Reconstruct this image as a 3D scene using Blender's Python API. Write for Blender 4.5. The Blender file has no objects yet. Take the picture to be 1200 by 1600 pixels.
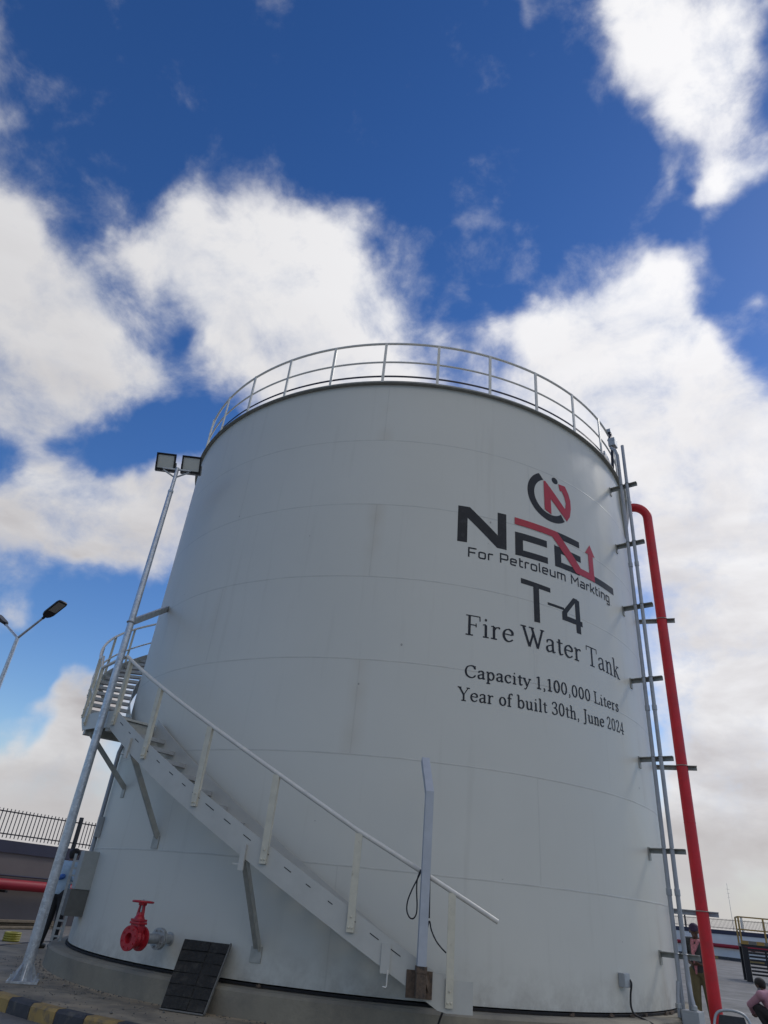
import bpy, bmesh, math, random
from mathutils import Vector, Matrix
random.seed(7)
sc = bpy.context.scene
C = sc.collection
PI = math.pi
rad = math.radians

# ------------------------------------------------------------------ camera
R = 5.8            # tank shell radius
H = 10.353         # shell height, z = 0 is the underside of the shell
COURSE = H/7
YAW, PITCH, ROLL = -0.040081, 0.537868, 0.101222
cam_d = bpy.data.cameras.new('camera'); cam = bpy.data.objects.new('camera', cam_d); C.objects.link(cam)
fw = Vector((math.sin(YAW)*math.cos(PITCH), math.cos(YAW)*math.cos(PITCH), math.sin(PITCH)))
rt = Vector((math.cos(YAW), -math.sin(YAW), 0)); up = rt.cross(fw)
r2 = rt*math.cos(ROLL)+up*math.sin(ROLL); u2 = -rt*math.sin(ROLL)+up*math.cos(ROLL)
m = Matrix((r2, u2, -fw)).transposed().to_4x4(); m.translation = Vector((0, -16.1297, 1.00275))
cam.matrix_world = m
cam_d.sensor_fit = 'HORIZONTAL'; cam_d.sensor_width = 36.0; cam_d.lens = 1025.83/1200*36
cam_d.clip_start = 0.05; cam_d.clip_end = 5000
sc.camera = cam
sc.render.resolution_x = 768; sc.render.resolution_y = 1024

# ------------------------------------------------------------------ light
SUN_AZ, SUN_EL = 36.0, 44.0        # degrees, azimuth from +x towards +y
sun_d = bpy.data.lights.new('sun', 'SUN'); sun = bpy.data.objects.new('sun', sun_d); C.objects.link(sun)
sun_d.energy = 1.25; sun_d.angle = rad(10); sun_d.color = (1.0, 0.95, 0.87)
sdir = Vector((math.cos(rad(SUN_AZ))*math.cos(rad(SUN_EL)), math.sin(rad(SUN_AZ))*math.cos(rad(SUN_EL)), math.sin(rad(SUN_EL))))
sun.rotation_euler = sdir.to_track_quat('Z', 'Y').to_euler()
sun.location = (30, 20, 40)

# ------------------------------------------------------------------ sky
world = bpy.data.worlds.new('World'); sc.world = world; world.use_nodes = True
NT = world.node_tree; NT.nodes.clear()
def wn(t, **k):
    n = NT.nodes.new(t)
    for a, v in k.items(): setattr(n, a, v)
    return n
def wl(a, b): NT.links.new(a, b)
def wmath(op, a, b=None, c=None, clamp=False):
    n = wn('ShaderNodeMath', operation=op); n.use_clamp = clamp
    for i, v in enumerate((a, b, c)):
        if v is None: continue
        if isinstance(v, (int, float)): n.inputs[i].default_value = v
        else: wl(v, n.inputs[i])
    return n.outputs[0]
wout = wn('ShaderNodeOutputWorld'); bg = wn('ShaderNodeBackground'); wl(bg.outputs[0], wout.inputs[0])
bg.inputs['Strength'].default_value = 0.1
sky = wn('ShaderNodeTexSky', sky_type='NISHITA'); sky.sun_disc = False
sky.sun_elevation = rad(SUN_EL); sky.sun_rotation = rad(90-SUN_AZ)
sky.altitude = 200; sky.air_density = 1.25; sky.dust_density = 0.08; sky.ozone_density = 3.0
tc = wn('ShaderNodeTexCoord'); D = tc.outputs['Generated']
sep = wn('ShaderNodeSeparateXYZ'); wl(D, sep.inputs[0])
hsv = wn('ShaderNodeHueSaturation'); wl(sky.outputs[0], hsv.inputs['Color'])
hsv.inputs['Hue'].default_value = 0.514; hsv.inputs['Saturation'].default_value = 1.30; wl(wmath('MULTIPLY_ADD', sep.outputs['Z'], -0.58, 1.34), hsv.inputs['Value'])
# cloud banks: azimuth, elevation, angular radius (degrees), weight
BANKS = [
(131.7,38.2,4.97,1),(127.6,34.8,5.81,1),(135.3,42.1,3.02,0.9),(121.7,36.1,4.5,0.95),(126.3,39.2,3.52,0.8),(127.8,33.1,3.06,0.8),
(117.7,47.7,3.94,0.9),(110.9,48.0,5.67,1.05),(104.3,47.3,5.12,1.05),(98.1,48.2,3.1,0.7),(92.4,47.7,3.15,0.6),(119.8,50.1,2.2,0.55),
(108.4,51.6,2.88,0.75),(110.2,42.4,4.07,0.95),(101.8,44.0,4.21,0.8),(102.8,52.6,2.19,0.5),(122.9,46.4,1.96,0.5),(127.2,44.1,2.1,0.4),
(118.3,38.4,2.65,0.5),(87.5,46.4,1.85,0.4),(93.9,42.3,2.16,0.5),(121.7,25.3,4.32,0.95),(116.6,26.3,5.06,1),(124.6,23.8,3.22,0.8),
(113.8,22.8,2.82,0.8),(112.1,28.6,3.65,0.9),(118.5,22.6,3.45,0.8),(123.6,28.7,1.38,0.4),(115.8,11.6,2.17,1),(118.0,11.8,1.18,0.6),
(113.5,12.0,2.46,1),(122.4,16.6,1.11,0.7),(119.3,9.9,1.15,0.5),(117.2,6.3,3.21,0.85),(112.7,6.3,4.26,0.95),(117.9,3.6,4.01,0.9),
(113.5,2.9,4.1,0.9),(59.4,64.2,2.33,0.8),(54.1,60.9,3.21,0.85),(55.2,64.8,2.9,0.85),(49.2,60.7,2.29,0.8),(52.5,56.6,2.62,0.85),
(61.6,61.5,1.76,0.7),(57.1,58.3,2.0,0.6),(50.4,54.4,0.87,-0.4),(52.2,62.4,1.04,-0.25),(52.3,52.8,2.0,0.8),(43.4,61.5,0.99,0.6),
(53.9,52.1,1.58,0.65),(49.0,53.2,1.73,0.7),(60.6,48.7,2.15,0.85),(64.6,46.6,3.44,0.95),(71.7,46.7,3.06,0.8),(76.1,47.1,2.33,0.7),
(80.6,47.4,1.57,0.4),(68.8,42.3,5.56,1.1),(61.8,42.1,3.63,0.95),(75.0,42.4,3.67,0.8),(61.9,36.0,5.67,1.1),(58.0,34.2,3.2,0.9),
(57.8,39.2,1.64,0.6),(60.8,28.7,6.2,1.1),(63.6,22.0,5.99,1.1),(60.2,19.8,4.82,1),(63.5,14.4,5.4,1.1),(63.7,8.3,4.56,1),
(66.3,4.5,4.12,1),(52.4,43.9,0.68,0.35),(84.5,55.0,0.79,0.26),(82.3,54.6,0.79,0.32),(80.1,54.2,0.79,0.32),(77.8,54.4,0.79,0.28),
(75.3,54.6,0.79,0.28),(81.9,56.3,0.68,0.26),(83.0,49.5,1.29,0.35),(71.5,60.7,0.82,0.35),(130.2,49.2,1.0,0.34),(128.3,48.6,0.88,0.3),
(126.5,48.1,0.82,0.25),(139.9,48.4,0.99,0.45),(144.2,52.9,1.2,0.4),(73.4,68.2,0.91,0.3),(59.4,54.7,1.01,0.45),(126.7,46.2,0.58,0.35),
(86.1,36.8,8.16,0.8),(99.8,35.6,8.24,0.8),(76.2,33.9,7.78,0.9),(91.1,19.8,13.29,0.9),(107.9,17.6,3.13,0.3),(117.0,41.6,1.05,-0.5),
(56.9,43.9,1.87,-0.5),(55.9,40.7,1.39,-0.35),(59.5,40.1,1.2,-0.3),(118.4,17.9,2.92,-0.6),(91.0,43.1,1.34,-0.3),(121.4,20.7,1.42,-0.3),
(119.8,31.6,2.42,-0.9),(126.7,28.5,1.77,-0.6),(116.2,33.3,2.75,-1.0),(112.3,34.7,2.57,-0.9),(123.2,31.5,1.62,-0.5),(120.3,12.5,1.63,-0.6),
(118.0,9.1,1.02,-0.6),(120.3,11.1,1.84,-0.7),(113.4,9.9,0.87,-0.3),(108.4,17.5,3.12,-0.5),(67.3,54.3,2.89,-0.3),(110.3,16.6,3.08,-0.5),
(52.6,47.5,2.71,-0.4),(98.2,59.2,3.73,-0.45),(57.1,51.1,1.3,-0.8),(59.7,51.8,1.41,-0.4),(79.3,66.8,1.92,-0.6),(71.7,66.1,1.28,-0.4),
(81.4,50.4,1.64,-0.45),(143.0,52.7,0.92,-0.2),(107.0,66.9,2.82,-0.4),(140.8,56.2,1.91,-0.35),(92.6,62.1,2.72,-0.3),
]
dsum = None
# warp the lookup so that bank outlines are ragged
nz = wn('ShaderNodeTexNoise', noise_dimensions='3D'); nz.inputs['Scale'].default_value = 5.0; nz.inputs['Detail'].default_value = 4; nz.inputs['Roughness'].default_value = 0.6
wl(D, nz.inputs['Vector'])
wv = wn('ShaderNodeVectorMath', operation='SUBTRACT'); wl(nz.outputs['Color'], wv.inputs[0]); wv.inputs[1].default_value = (.5, .5, .5)
ws = wn('ShaderNodeVectorMath', operation='SCALE'); wl(wv.outputs[0], ws.inputs[0]); ws.inputs['Scale'].default_value = 0.16
wa = wn('ShaderNodeVectorMath', operation='ADD'); wl(D, wa.inputs[0]); wl(ws.outputs[0], wa.inputs[1])
wnm = wn('ShaderNodeVectorMath', operation='NORMALIZE'); wl(wa.outputs[0], wnm.inputs[0])
for az, el, rr, wt in BANKS:
    d = (math.cos(rad(az))*math.cos(rad(el)), math.sin(rad(az))*math.cos(rad(el)), math.sin(rad(el)))
    k = math.log(2.0)/(1-math.cos(rad(rr)))*1.45
    n = wn('ShaderNodeVectorMath', operation='DOT_PRODUCT'); wl(wnm.outputs[0], n.inputs[0]); n.inputs[1].default_value = d
    e = wmath('EXPONENT', wmath('MULTIPLY_ADD', n.outputs['Value'], k, -k))
    dsum = wmath('MULTIPLY', e, wt) if dsum is None else wmath('MULTIPLY_ADD', e, wt, dsum)
dsum = wmath('MINIMUM', dsum, 1.35)
def noise(scale, detail, rough, dist=0.0, vec=None):
    n = wn('ShaderNodeTexNoise', noise_dimensions='3D')
    n.inputs['Scale'].default_value = scale; n.inputs['Detail'].default_value = detail
    n.inputs['Roughness'].default_value = rough; n.inputs['Distortion'].default_value = dist
    wl(vec or D, n.inputs['Vector']); return n.outputs['Fac']
mp = wn('ShaderNodeMapping'); wl(D, mp.inputs['Vector']); mp.inputs['Scale'].default_value = (1, 1, 1.25); mp.inputs['Rotation'].default_value = (0.4, 0.3, 0.5)
n1a = noise(8.5, 10, 0.62, 0.2, mp.outputs[0])
n1b = noise(3.6, 6, 0.6, 0.25)
n1 = wmath('MULTIPLY_ADD', n1b, 0.42, wmath('MULTIPLY', n1a, 0.58))
n2 = noise(2.2, 5, 0.55, 0.0)
# scattered cloud behind the viewer, unseen and shaped to light the tank
back = wmath('MULTIPLY', wmath('MULTIPLY_ADD', sep.outputs['X'], 0.75, wmath('MULTIPLY_ADD', sep.outputs['Y'], -1.4, 0.15), clamp=True), wmath('MULTIPLY', wmath('MULTIPLY_ADD', n2, 5.0, -1.6, clamp=True), wmath('MULTIPLY_ADD', sep.outputs['Z'], 3.0, -0.50, clamp=True)))
dens = wmath('ADD', wmath('ADD', dsum, back), wmath('MULTIPLY_ADD', n1, 3.9, -1.95))
def ramp(lo, hi, mx_):
    n = wn('ShaderNodeMapRange', interpolation_type='SMOOTHSTEP'); wl(dens, n.inputs['Value'])
    n.inputs['From Min'].default_value = lo; n.inputs['From Max'].default_value = hi; n.inputs['To Max'].default_value = mx_; return n.outputs[0]
alpha = wmath('ADD', ramp(0.05, 0.95, 0.36), ramp(0.40, 1.45, 0.61))     # thin veil + dense core
# cloud body tone: bright tops, greyer thick parts low down
tone = wn('ShaderNodeMapRange'); wl(dens, tone.inputs['Value']); tone.inputs['From Min'].default_value = 0.4; tone.inputs['From Max'].default_value = 1.5
tone.inputs['To Min'].default_value = 0.0; tone.inputs['To Max'].default_value = 0.95
low = wmath('MULTIPLY_ADD', sep.outputs['Z'], -2.0, 1.55, clamp=True)
mp3 = wn('ShaderNodeMapping'); wl(D, mp3.inputs['Vector']); mp3.inputs['Scale'].default_value = (1, 1, 2.6)
n3 = noise(4.0, 6, 0.55, 0.3, mp3.outputs[0])
gfac = wmath('MULTIPLY', wmath('MULTIPLY_ADD', n3, 3.2, -1.05, clamp=True), wmath('MULTIPLY', tone.outputs[0], low), clamp=True)
fold = wn('ShaderNodeMix', data_type='RGBA'); wl(wmath('MULTIPLY_ADD', n1a, 3.6, -1.05, clamp=True), fold.inputs['Factor'])
fold.inputs['A'].default_value = (5.2, 5.55, 6.4, 1); fold.inputs['B'].default_value = (7.55, 7.5, 7.6, 1)
cc = wn('ShaderNodeMix', data_type='RGBA'); wl(gfac, cc.inputs['Factor'])
wl(fold.outputs['Result'], cc.inputs['A']); cc.inputs['B'].default_value = (4.5, 4.2, 4.2, 1)
# clouds nearer the sun are brighter
sd_ = wn('ShaderNodeVectorMath', operation='DOT_PRODUCT'); wl(D, sd_.inputs[0]); sd_.inputs[1].default_value = tuple(sdir)
glow = wmath('MULTIPLY_ADD', wmath('POWER', wmath('MAXIMUM', sd_.outputs['Value'], 0.0), 2.0), 0.42, 0.93)
# unseen rear clouds, brightened and warmed to light the tank
rear_boost = wmath('MULTIPLY_ADD', sep.outputs['X'], 0.45, wmath('MULTIPLY', sep.outputs['Y'], -1.0), clamp=True)
glow = wmath('MULTIPLY_ADD', rear_boost, 1.15, glow)
cg = wn('ShaderNodeVectorMath', operation='SCALE'); wt_ = wn('ShaderNodeMix', data_type='RGBA', blend_type='MULTIPLY'); wl(rear_boost, wt_.inputs['Factor']); wl(cc.outputs['Result'], wt_.inputs['A']); wt_.inputs['B'].default_value = (1.10, 1.0, 0.80, 1); wl(wt_.outputs['Result'], cg.inputs[0]); wl(glow, cg.inputs['Scale'])
mx = wn('ShaderNodeMix', data_type='RGBA'); wl(alpha, mx.inputs['Factor']); wl(hsv.outputs[0], mx.inputs['A']); wl(cg.outputs[0], mx.inputs['B'])
# pale horizon haze, dimmed in the unseen rear to darken the lower tank
hz = wn('ShaderNodeMapRange', interpolation_type='SMOOTHSTEP'); wl(sep.outputs['Z'], hz.inputs['Value'])
hz.inputs['From Min'].default_value = 0.0; hz.inputs['From Max'].default_value = 0.17; hz.inputs['To Min'].default_value = 1.0; hz.inputs['To Max'].default_value = 0.0
mh = wn('ShaderNodeMix', data_type='RGBA'); wl(hz.outputs[0], mh.inputs['Factor']); wl(mx.outputs['Result'], mh.inputs['A']); hzc = wn('ShaderNodeVectorMath', operation='SCALE'); hzc.inputs[0].default_value = (5.6, 5.45, 5.5); wl(wmath('MULTIPLY_ADD', wmath('MULTIPLY', sep.outputs['Y'], -1.0, clamp=True), -0.80, 1.0), hzc.inputs['Scale']); wl(hzc.outputs[0], mh.inputs['B'])
wl(mh.outputs['Result'], bg.inputs['Color'])

sc.view_settings.view_transform = 'Standard'; sc.view_settings.look = 'None'
sc.view_settings.exposure = 0.0; sc.view_settings.gamma = 1.0; sc.view_settings.use_curve_mapping = False

# ------------------------------------------------------------------ materials
MATS = {}
def mat(name, col, rough=0.5, metal=0.0, var=0.12, vscale=3.0, bump=0.0, bscale=40.0, col2=None, c2scale=1.5, c2lo=.5, c2hi=.65, spec=0.5):
    m = bpy.data.materials.new(name); m.use_nodes = True; nt = m.node_tree; b = nt.nodes['Principled BSDF']
    b.inputs['Roughness'].default_value = rough; b.inputs['Metallic'].default_value = metal
    b.inputs['Specular IOR Level'].default_value = spec
    tc = nt.nodes.new('ShaderNodeTexCoord')
    n = nt.nodes.new('ShaderNodeTexNoise'); n.inputs['Scale'].default_value = vscale; n.inputs['Detail'].default_value = 6; n.inputs['Roughness'].default_value = .6
    nt.links.new(tc.outputs['Object'], n.inputs['Vector'])
    mx = nt.nodes.new('ShaderNodeMix'); mx.data_type = 'RGBA'
    mx.inputs['A'].default_value = tuple(c*(1-var) for c in col)+(1,); mx.inputs['B'].default_value = tuple(min(1, c*(1+var)) for c in col)+(1,)
    mr = nt.nodes.new('ShaderNodeMapRange'); mr.inputs['From Min'].default_value = .3; mr.inputs['From Max'].default_value = .7
    nt.links.new(n.outputs['Fac'], mr.inputs['Value']); nt.links.new(mr.outputs[0], mx.inputs['Factor'])
    out = mx.outputs['Result']
    if col2:
        n2 = nt.nodes.new('ShaderNodeTexNoise'); n2.inputs['Scale'].default_value = c2scale; n2.inputs['Detail'].default_value = 8; n2.inputs['Roughness'].default_value = .65
        nt.links.new(tc.outputs['Object'], n2.inputs['Vector'])
        r2_ = nt.nodes.new('ShaderNodeMapRange'); r2_.inputs['From Min'].default_value = c2lo; r2_.inputs['From Max'].default_value = c2hi
        nt.links.new(n2.outputs['Fac'], r2_.inputs['Value'])
        m2 = nt.nodes.new('ShaderNodeMix'); m2.data_type = 'RGBA'; nt.links.new(r2_.outputs[0], m2.inputs['Factor'])
        nt.links.new(out, m2.inputs['A']); m2.inputs['B'].default_value = tuple(col2)+(1,); out = m2.outputs['Result']
    nt.links.new(out, b.inputs['Base Color'])
    rm = nt.nodes.new('ShaderNodeMapRange'); rm.inputs['To Min'].default_value = max(.02, rough-.08); rm.inputs['To Max'].default_value = min(1, rough+.08)
    nt.links.new(n.outputs['Fac'], rm.inputs['Value']); nt.links.new(rm.outputs[0], b.inputs['Roughness'])
    if bump:
        nb = nt.nodes.new('ShaderNodeTexNoise'); nb.inputs['Scale'].default_value = bscale; nb.inputs['Detail'].default_value = 4
        nt.links.new(tc.outputs['Object'], nb.inputs['Vector'])
        bp = nt.nodes.new('ShaderNodeBump'); bp.inputs['Strength'].default_value = bump; bp.inputs['Distance'].default_value = .02
        nt.links.new(nb.outputs['Fac'], bp.inputs['Height']); nt.links.new(bp.outputs[0], b.inputs['Normal'])
    MATS[name] = m
    return m
mat('stair_paint', (.50, .50, .46), .45, 0, .06, 4)
mat('cream_paint', (.60, .57, .46), .45, 0, .10, 8, col2=(.40, .36, .27), c2scale=9, c2lo=.6, c2hi=.75)
mat('rail_paint', (.68, .66, .60), .4, 0, .08, 6)
mat('tread_steel', (.40, .41, .41), .5, .2, .1, 10)
mat('galvanized', (.46, .49, .53), .36, .55, .25, 9, col2=(.58, .62, .66), c2scale=22, c2lo=.5, c2hi=.6)
mat('galvanized_dull', (.42, .44, .45), .5, .5, .2, 14)
mat('conduit_grey', (.36, .38, .41), .5, .3, .12, 6)
mat('bracket_steel', (.30, .30, .27), .55, .2, .18, 10)
mat('brace_steel', (.42, .42, .38), .55, .2, .15, 10)
mat('red_paint', (.56, .014, .026), .48, 0, .16, 3, col2=(.40, .03, .035), c2scale=2.5, c2lo=.5, c2hi=.75)
mat('box_dark', (.13, .13, .12), .6, .1, .15, 8)
mat('pipe_red_dull', (.33, .012, .025), .55, 0, .12, 3)
mat('valve_red', (.40, .016, .028), .42, 0, .12, 20, bump=.15, bscale=60)
mat('sign_red', (.46, .018, .036), .5, 0, .08, 6)
mat('sign_dark', (.030, .031, .033), .55, 0, .2, 6, col2=(.06, .062, .064), c2scale=7, c2lo=.55, c2hi=.75, spec=.25)
mat('sign_text', (.024, .027, .034), .55, 0, .2, 6, col2=(.06, .064, .07), c2scale=9, c2lo=.58, c2hi=.78, spec=.25)
mat('rust', (.12, .085, .06), .8, .1, .35, 22, bump=.3, col2=(.045, .04, .036), c2scale=10)
mat('mast_steel', (.46, .485, .52), .5, .15, .10, 5)
mat('wall_shaded', (.17, .145, .14), .8, 0, .08, .8, bump=.08, bscale=20)  # left wall: brownish grey with its shade put into the colour
mat('concrete_ring', (.27, .245, .19), .85, 0, .14, 1.6, bump=.25, bscale=30, col2=(.17, .155, .13), c2scale=1.1, c2lo=.48, c2hi=.7)
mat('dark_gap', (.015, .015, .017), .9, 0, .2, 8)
mat('rubber_dark', (.026, .025, .023), .9, 0, .35, 20, bump=1.0, bscale=26, col2=(.075, .068, .056), c2scale=6, c2lo=.5, c2hi=.75)
mat('mat_edge', (.16, .155, .14), .7, 0, .2, 14)
mat('black_metal', (.012, .012, .016), .5, .1, .2, 10)
mat('navy_metal', (.018, .018, .035), .5, .1, .2, 10)
mat('cable', (.02, .02, .022), .6)
mat('lamp_black', (.012, .012, .014), .45, 0, .2, 10)
mat('lamp_glass', (.62, .63, .58), .15, 0, .05, 6)
mat('lamp_lens', (.30, .28, .24), .3, 0, .1, 30)
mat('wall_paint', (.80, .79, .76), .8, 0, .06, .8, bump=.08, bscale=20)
mat('wall_cap', (.045, .045, .075), .7, 0, .15, 1.5)
mat('yellow_paint', (.34, .22, .06), .6, 0, .2, 6, col2=(.20, .13, .08), c2scale=7, c2lo=.55, c2hi=.7)
mat('kerb_yellow', (.36, .24, .08), .75, 0, .2, 5, bump=.2, col2=(.16, .13, .09), c2scale=6, c2lo=.5, c2hi=.68)
mat('kerb_black', (.055, .056, .062), .8, 0, .25, 5, bump=.2, col2=(.13, .12, .10), c2scale=7, c2lo=.52, c2hi=.7)
mat('box_grey', (.35, .37, .38), .5, 0, .08, 8)
mat('cabinet_grey', (.36, .38, .37), .55, 0, .08, 6)
mat('skin_dark', (.09, .05, .035), .55, 0, .1, 20)
mat('skin_mid', (.16, .09, .065), .55, 0, .1, 20)
mat('hair', (.012, .010, .010), .7, 0, .3, 60, bump=.3, bscale=120)
mat('shirt_grey', (.045, .052, .055), .85, 0, .15, 14)
mat('scarf_pink', (.42, .17, .20), .85, 0, .35, 26)
mat('trousers_khaki', (.13, .115, .06), .85, 0, .15, 12)
mat('cap_purple', (.03, .018, .055), .8, 0, .2, 14)
mat('shirt_pink', (.40, .22, .28), .85, 0, .12, 10)
mat('scarf_grey', (.13, .13, .15), .85, 0, .25, 24)
mat('trousers_dark', (.02, .021, .025), .85, 0, .2, 12)
mat('shirt_blue', (.36, .48, .60), .8, 0, .1, 10)
mat('blue_patch', (.05, .14, .42), .7)
mat('shoe', (.03, .025, .02), .6)
mat('pink_cloth', (.46, .22, .22), .9, 0, .25, 12)
mat('wood', (.20, .16, .11), .8, 0, .25, 8)
mat('yellow_plastic', (.30, .27, .04), .45, 0, .1, 8)
mat('chair_mesh', (.03, .031, .035), .7, 0, .3, 30)

def tank_material():
    m = bpy.data.materials.new('tank_paint'); m.use_nodes = True; nt = m.node_tree; b = nt.nodes['Principled BSDF']
    def N(t, **k):
        n = nt.nodes.new(t)
        for a, v in k.items(): setattr(n, a, v)
        return n
    def M(op, a, b_=None, c=None, clamp=False):
        n = N('ShaderNodeMath', operation=op); n.use_clamp = clamp
        for i, v in enumerate((a, b_, c)):
            if v is None: continue
            if isinstance(v, (int, float)): n.inputs[i].default_value = v
            else: nt.links.new(v, n.inputs[i])
        return n.outputs[0]
    tc = N('ShaderNodeTexCoord'); sp = N('ShaderNodeSeparateXYZ'); nt.links.new(tc.outputs['Object'], sp.inputs[0])
    x, y, z = sp.outputs
    az = M('DEGREES', M('ARCTAN2', y, x))
    def noise(scale, detail=5, rough=.6, vec=None):
        n = N('ShaderNodeTexNoise'); n.inputs['Scale'].default_value = scale; n.inputs['Detail'].default_value = detail; n.inputs['Roughness'].default_value = rough
        nt.links.new(vec or tc.outputs['Object'], n.inputs['Vector']); return n.outputs['Fac']
    wob = noise(1.3, 3)
    zc = M('DIVIDE', M('ADD', z, M('MULTIPLY_ADD', wob, .02, -.01)), COURSE)
    fz = M('FRACT', zc)
    dz = M('MULTIPLY', M('MINIMUM', fz, M('SUBTRACT', 1, fz)), COURSE)          # metres to the nearest ring seam
    inside = M('MULTIPLY', M('GREATER_THAN', z, .5), M('LESS_THAN', z, H-.5))
    hseam = M('MULTIPLY', M('SUBTRACT', 1, M('DIVIDE', dz, .016), clamp=True), inside)
    odd = M('MODULO', M('FLOOR', zc), 2)
    a2 = M('DIVIDE', M('ADD', M('ADD', az, 449.5), M('MULTIPLY', odd, 29.5)), 59.0)
    fa = M('FRACT', a2); da = M('MULTIPLY', M('MINIMUM', fa, M('SUBTRACT', 1, fa)), 59.0*PI/180*R)
    vseam = M('SUBTRACT', 1, M('DIVIDE', da, .016), clamp=True)
    seam = M('MAXIMUM', hseam, M('MULTIPLY', vseam, .5))
    seamn = M('MULTIPLY', seam, M('MULTIPLY_ADD', noise(3.5, 4), 1.8, -.25, clamp=True))
    # rusty wash runs beside the vertical seams
    sv = N('ShaderNodeMapping'); nt.links.new(tc.outputs['Object'], sv.inputs['Vector']); sv.inputs['Scale'].default_value = (3.2, 3.2, .18)
    st = noise(1.6, 6, .6, sv.outputs[0])
    wash = M('MULTIPLY', M('SUBTRACT', 1, M('DIVIDE', da, .22), clamp=True), M('MULTIPLY_ADD', noise(.55, 3), 4.2, -1.95, clamp=True))
    streak = M('MULTIPLY_ADD', st, 3.0, -1.72, clamp=True)
    dirt = M('MULTIPLY', M('SUBTRACT', 1, M('DIVIDE', z, .55), clamp=True), M('MULTIPLY_ADD', noise(3.4, 7, .7), 2.6, -1.1, clamp=True))
    # small scuffs
    vo = N('ShaderNodeTexVoronoi'); vo.inputs['Scale'].default_value = 1.9; vo.inputs['Randomness'].default_value = 1.0
    sm = N('ShaderNodeMapping'); nt.links.new(tc.outputs['Object'], sm.inputs['Vector']); sm.inputs['Scale'].default_value = (1, 1, .8); nt.links.new(sm.outputs[0], vo.inputs['Vector'])
    spk = M('MULTIPLY', M('LESS_THAN', vo.outputs['Distance'], .034), M('GREATER_THAN', noise(1.4, 2), .5))
    spk = M('MULTIPLY', spk, .55)
    base = N('ShaderNodeMix', data_type='RGBA'); nt.links.new(M('MULTIPLY_ADD', noise(.5, 4), 1.6, -.3, clamp=True), base.inputs['Factor'])
    base.inputs['A'].default_value = (.61, .605, .545, 1); base.inputs['B'].default_value = (.655, .65, .59, 1)
    col = base.outputs['Result']
    for f, k, c in ((streak, .34, (.40, .38, .32)), (wash, .6, (.50, .44, .34)), (dirt, .75, (.24, .21, .17)), (seamn, .42, (.20, .20, .19)), (spk, 1.0, (.13, .12, .11))):
        mx = N('ShaderNodeMix', data_type='RGBA'); nt.links.new(M('MULTIPLY', f, k), mx.inputs['Factor'])
        nt.links.new(col, mx.inputs['A']); mx.inputs['B'].default_value = c+(1,); col = mx.outputs['Result']
    nt.links.new(col, b.inputs['Base Color'])
    b.inputs['Roughness'].default_value = .3
    nt.links.new(M('MULTIPLY_ADD', noise(2.0, 4), .16, .36), b.inputs['Roughness'])
    bp = N('ShaderNodeBump'); bp.inputs['Strength'].default_value = .28; bp.inputs['Distance'].default_value = .010
    big = noise(.9, 2)
    nt.links.new(M('ADD', seam, M('MULTIPLY', big, 4.5)), bp.inputs['Height']); nt.links.new(bp.outputs[0], b.inputs['Normal'])
    MATS['tank_paint'] = m
tank_material()

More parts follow.
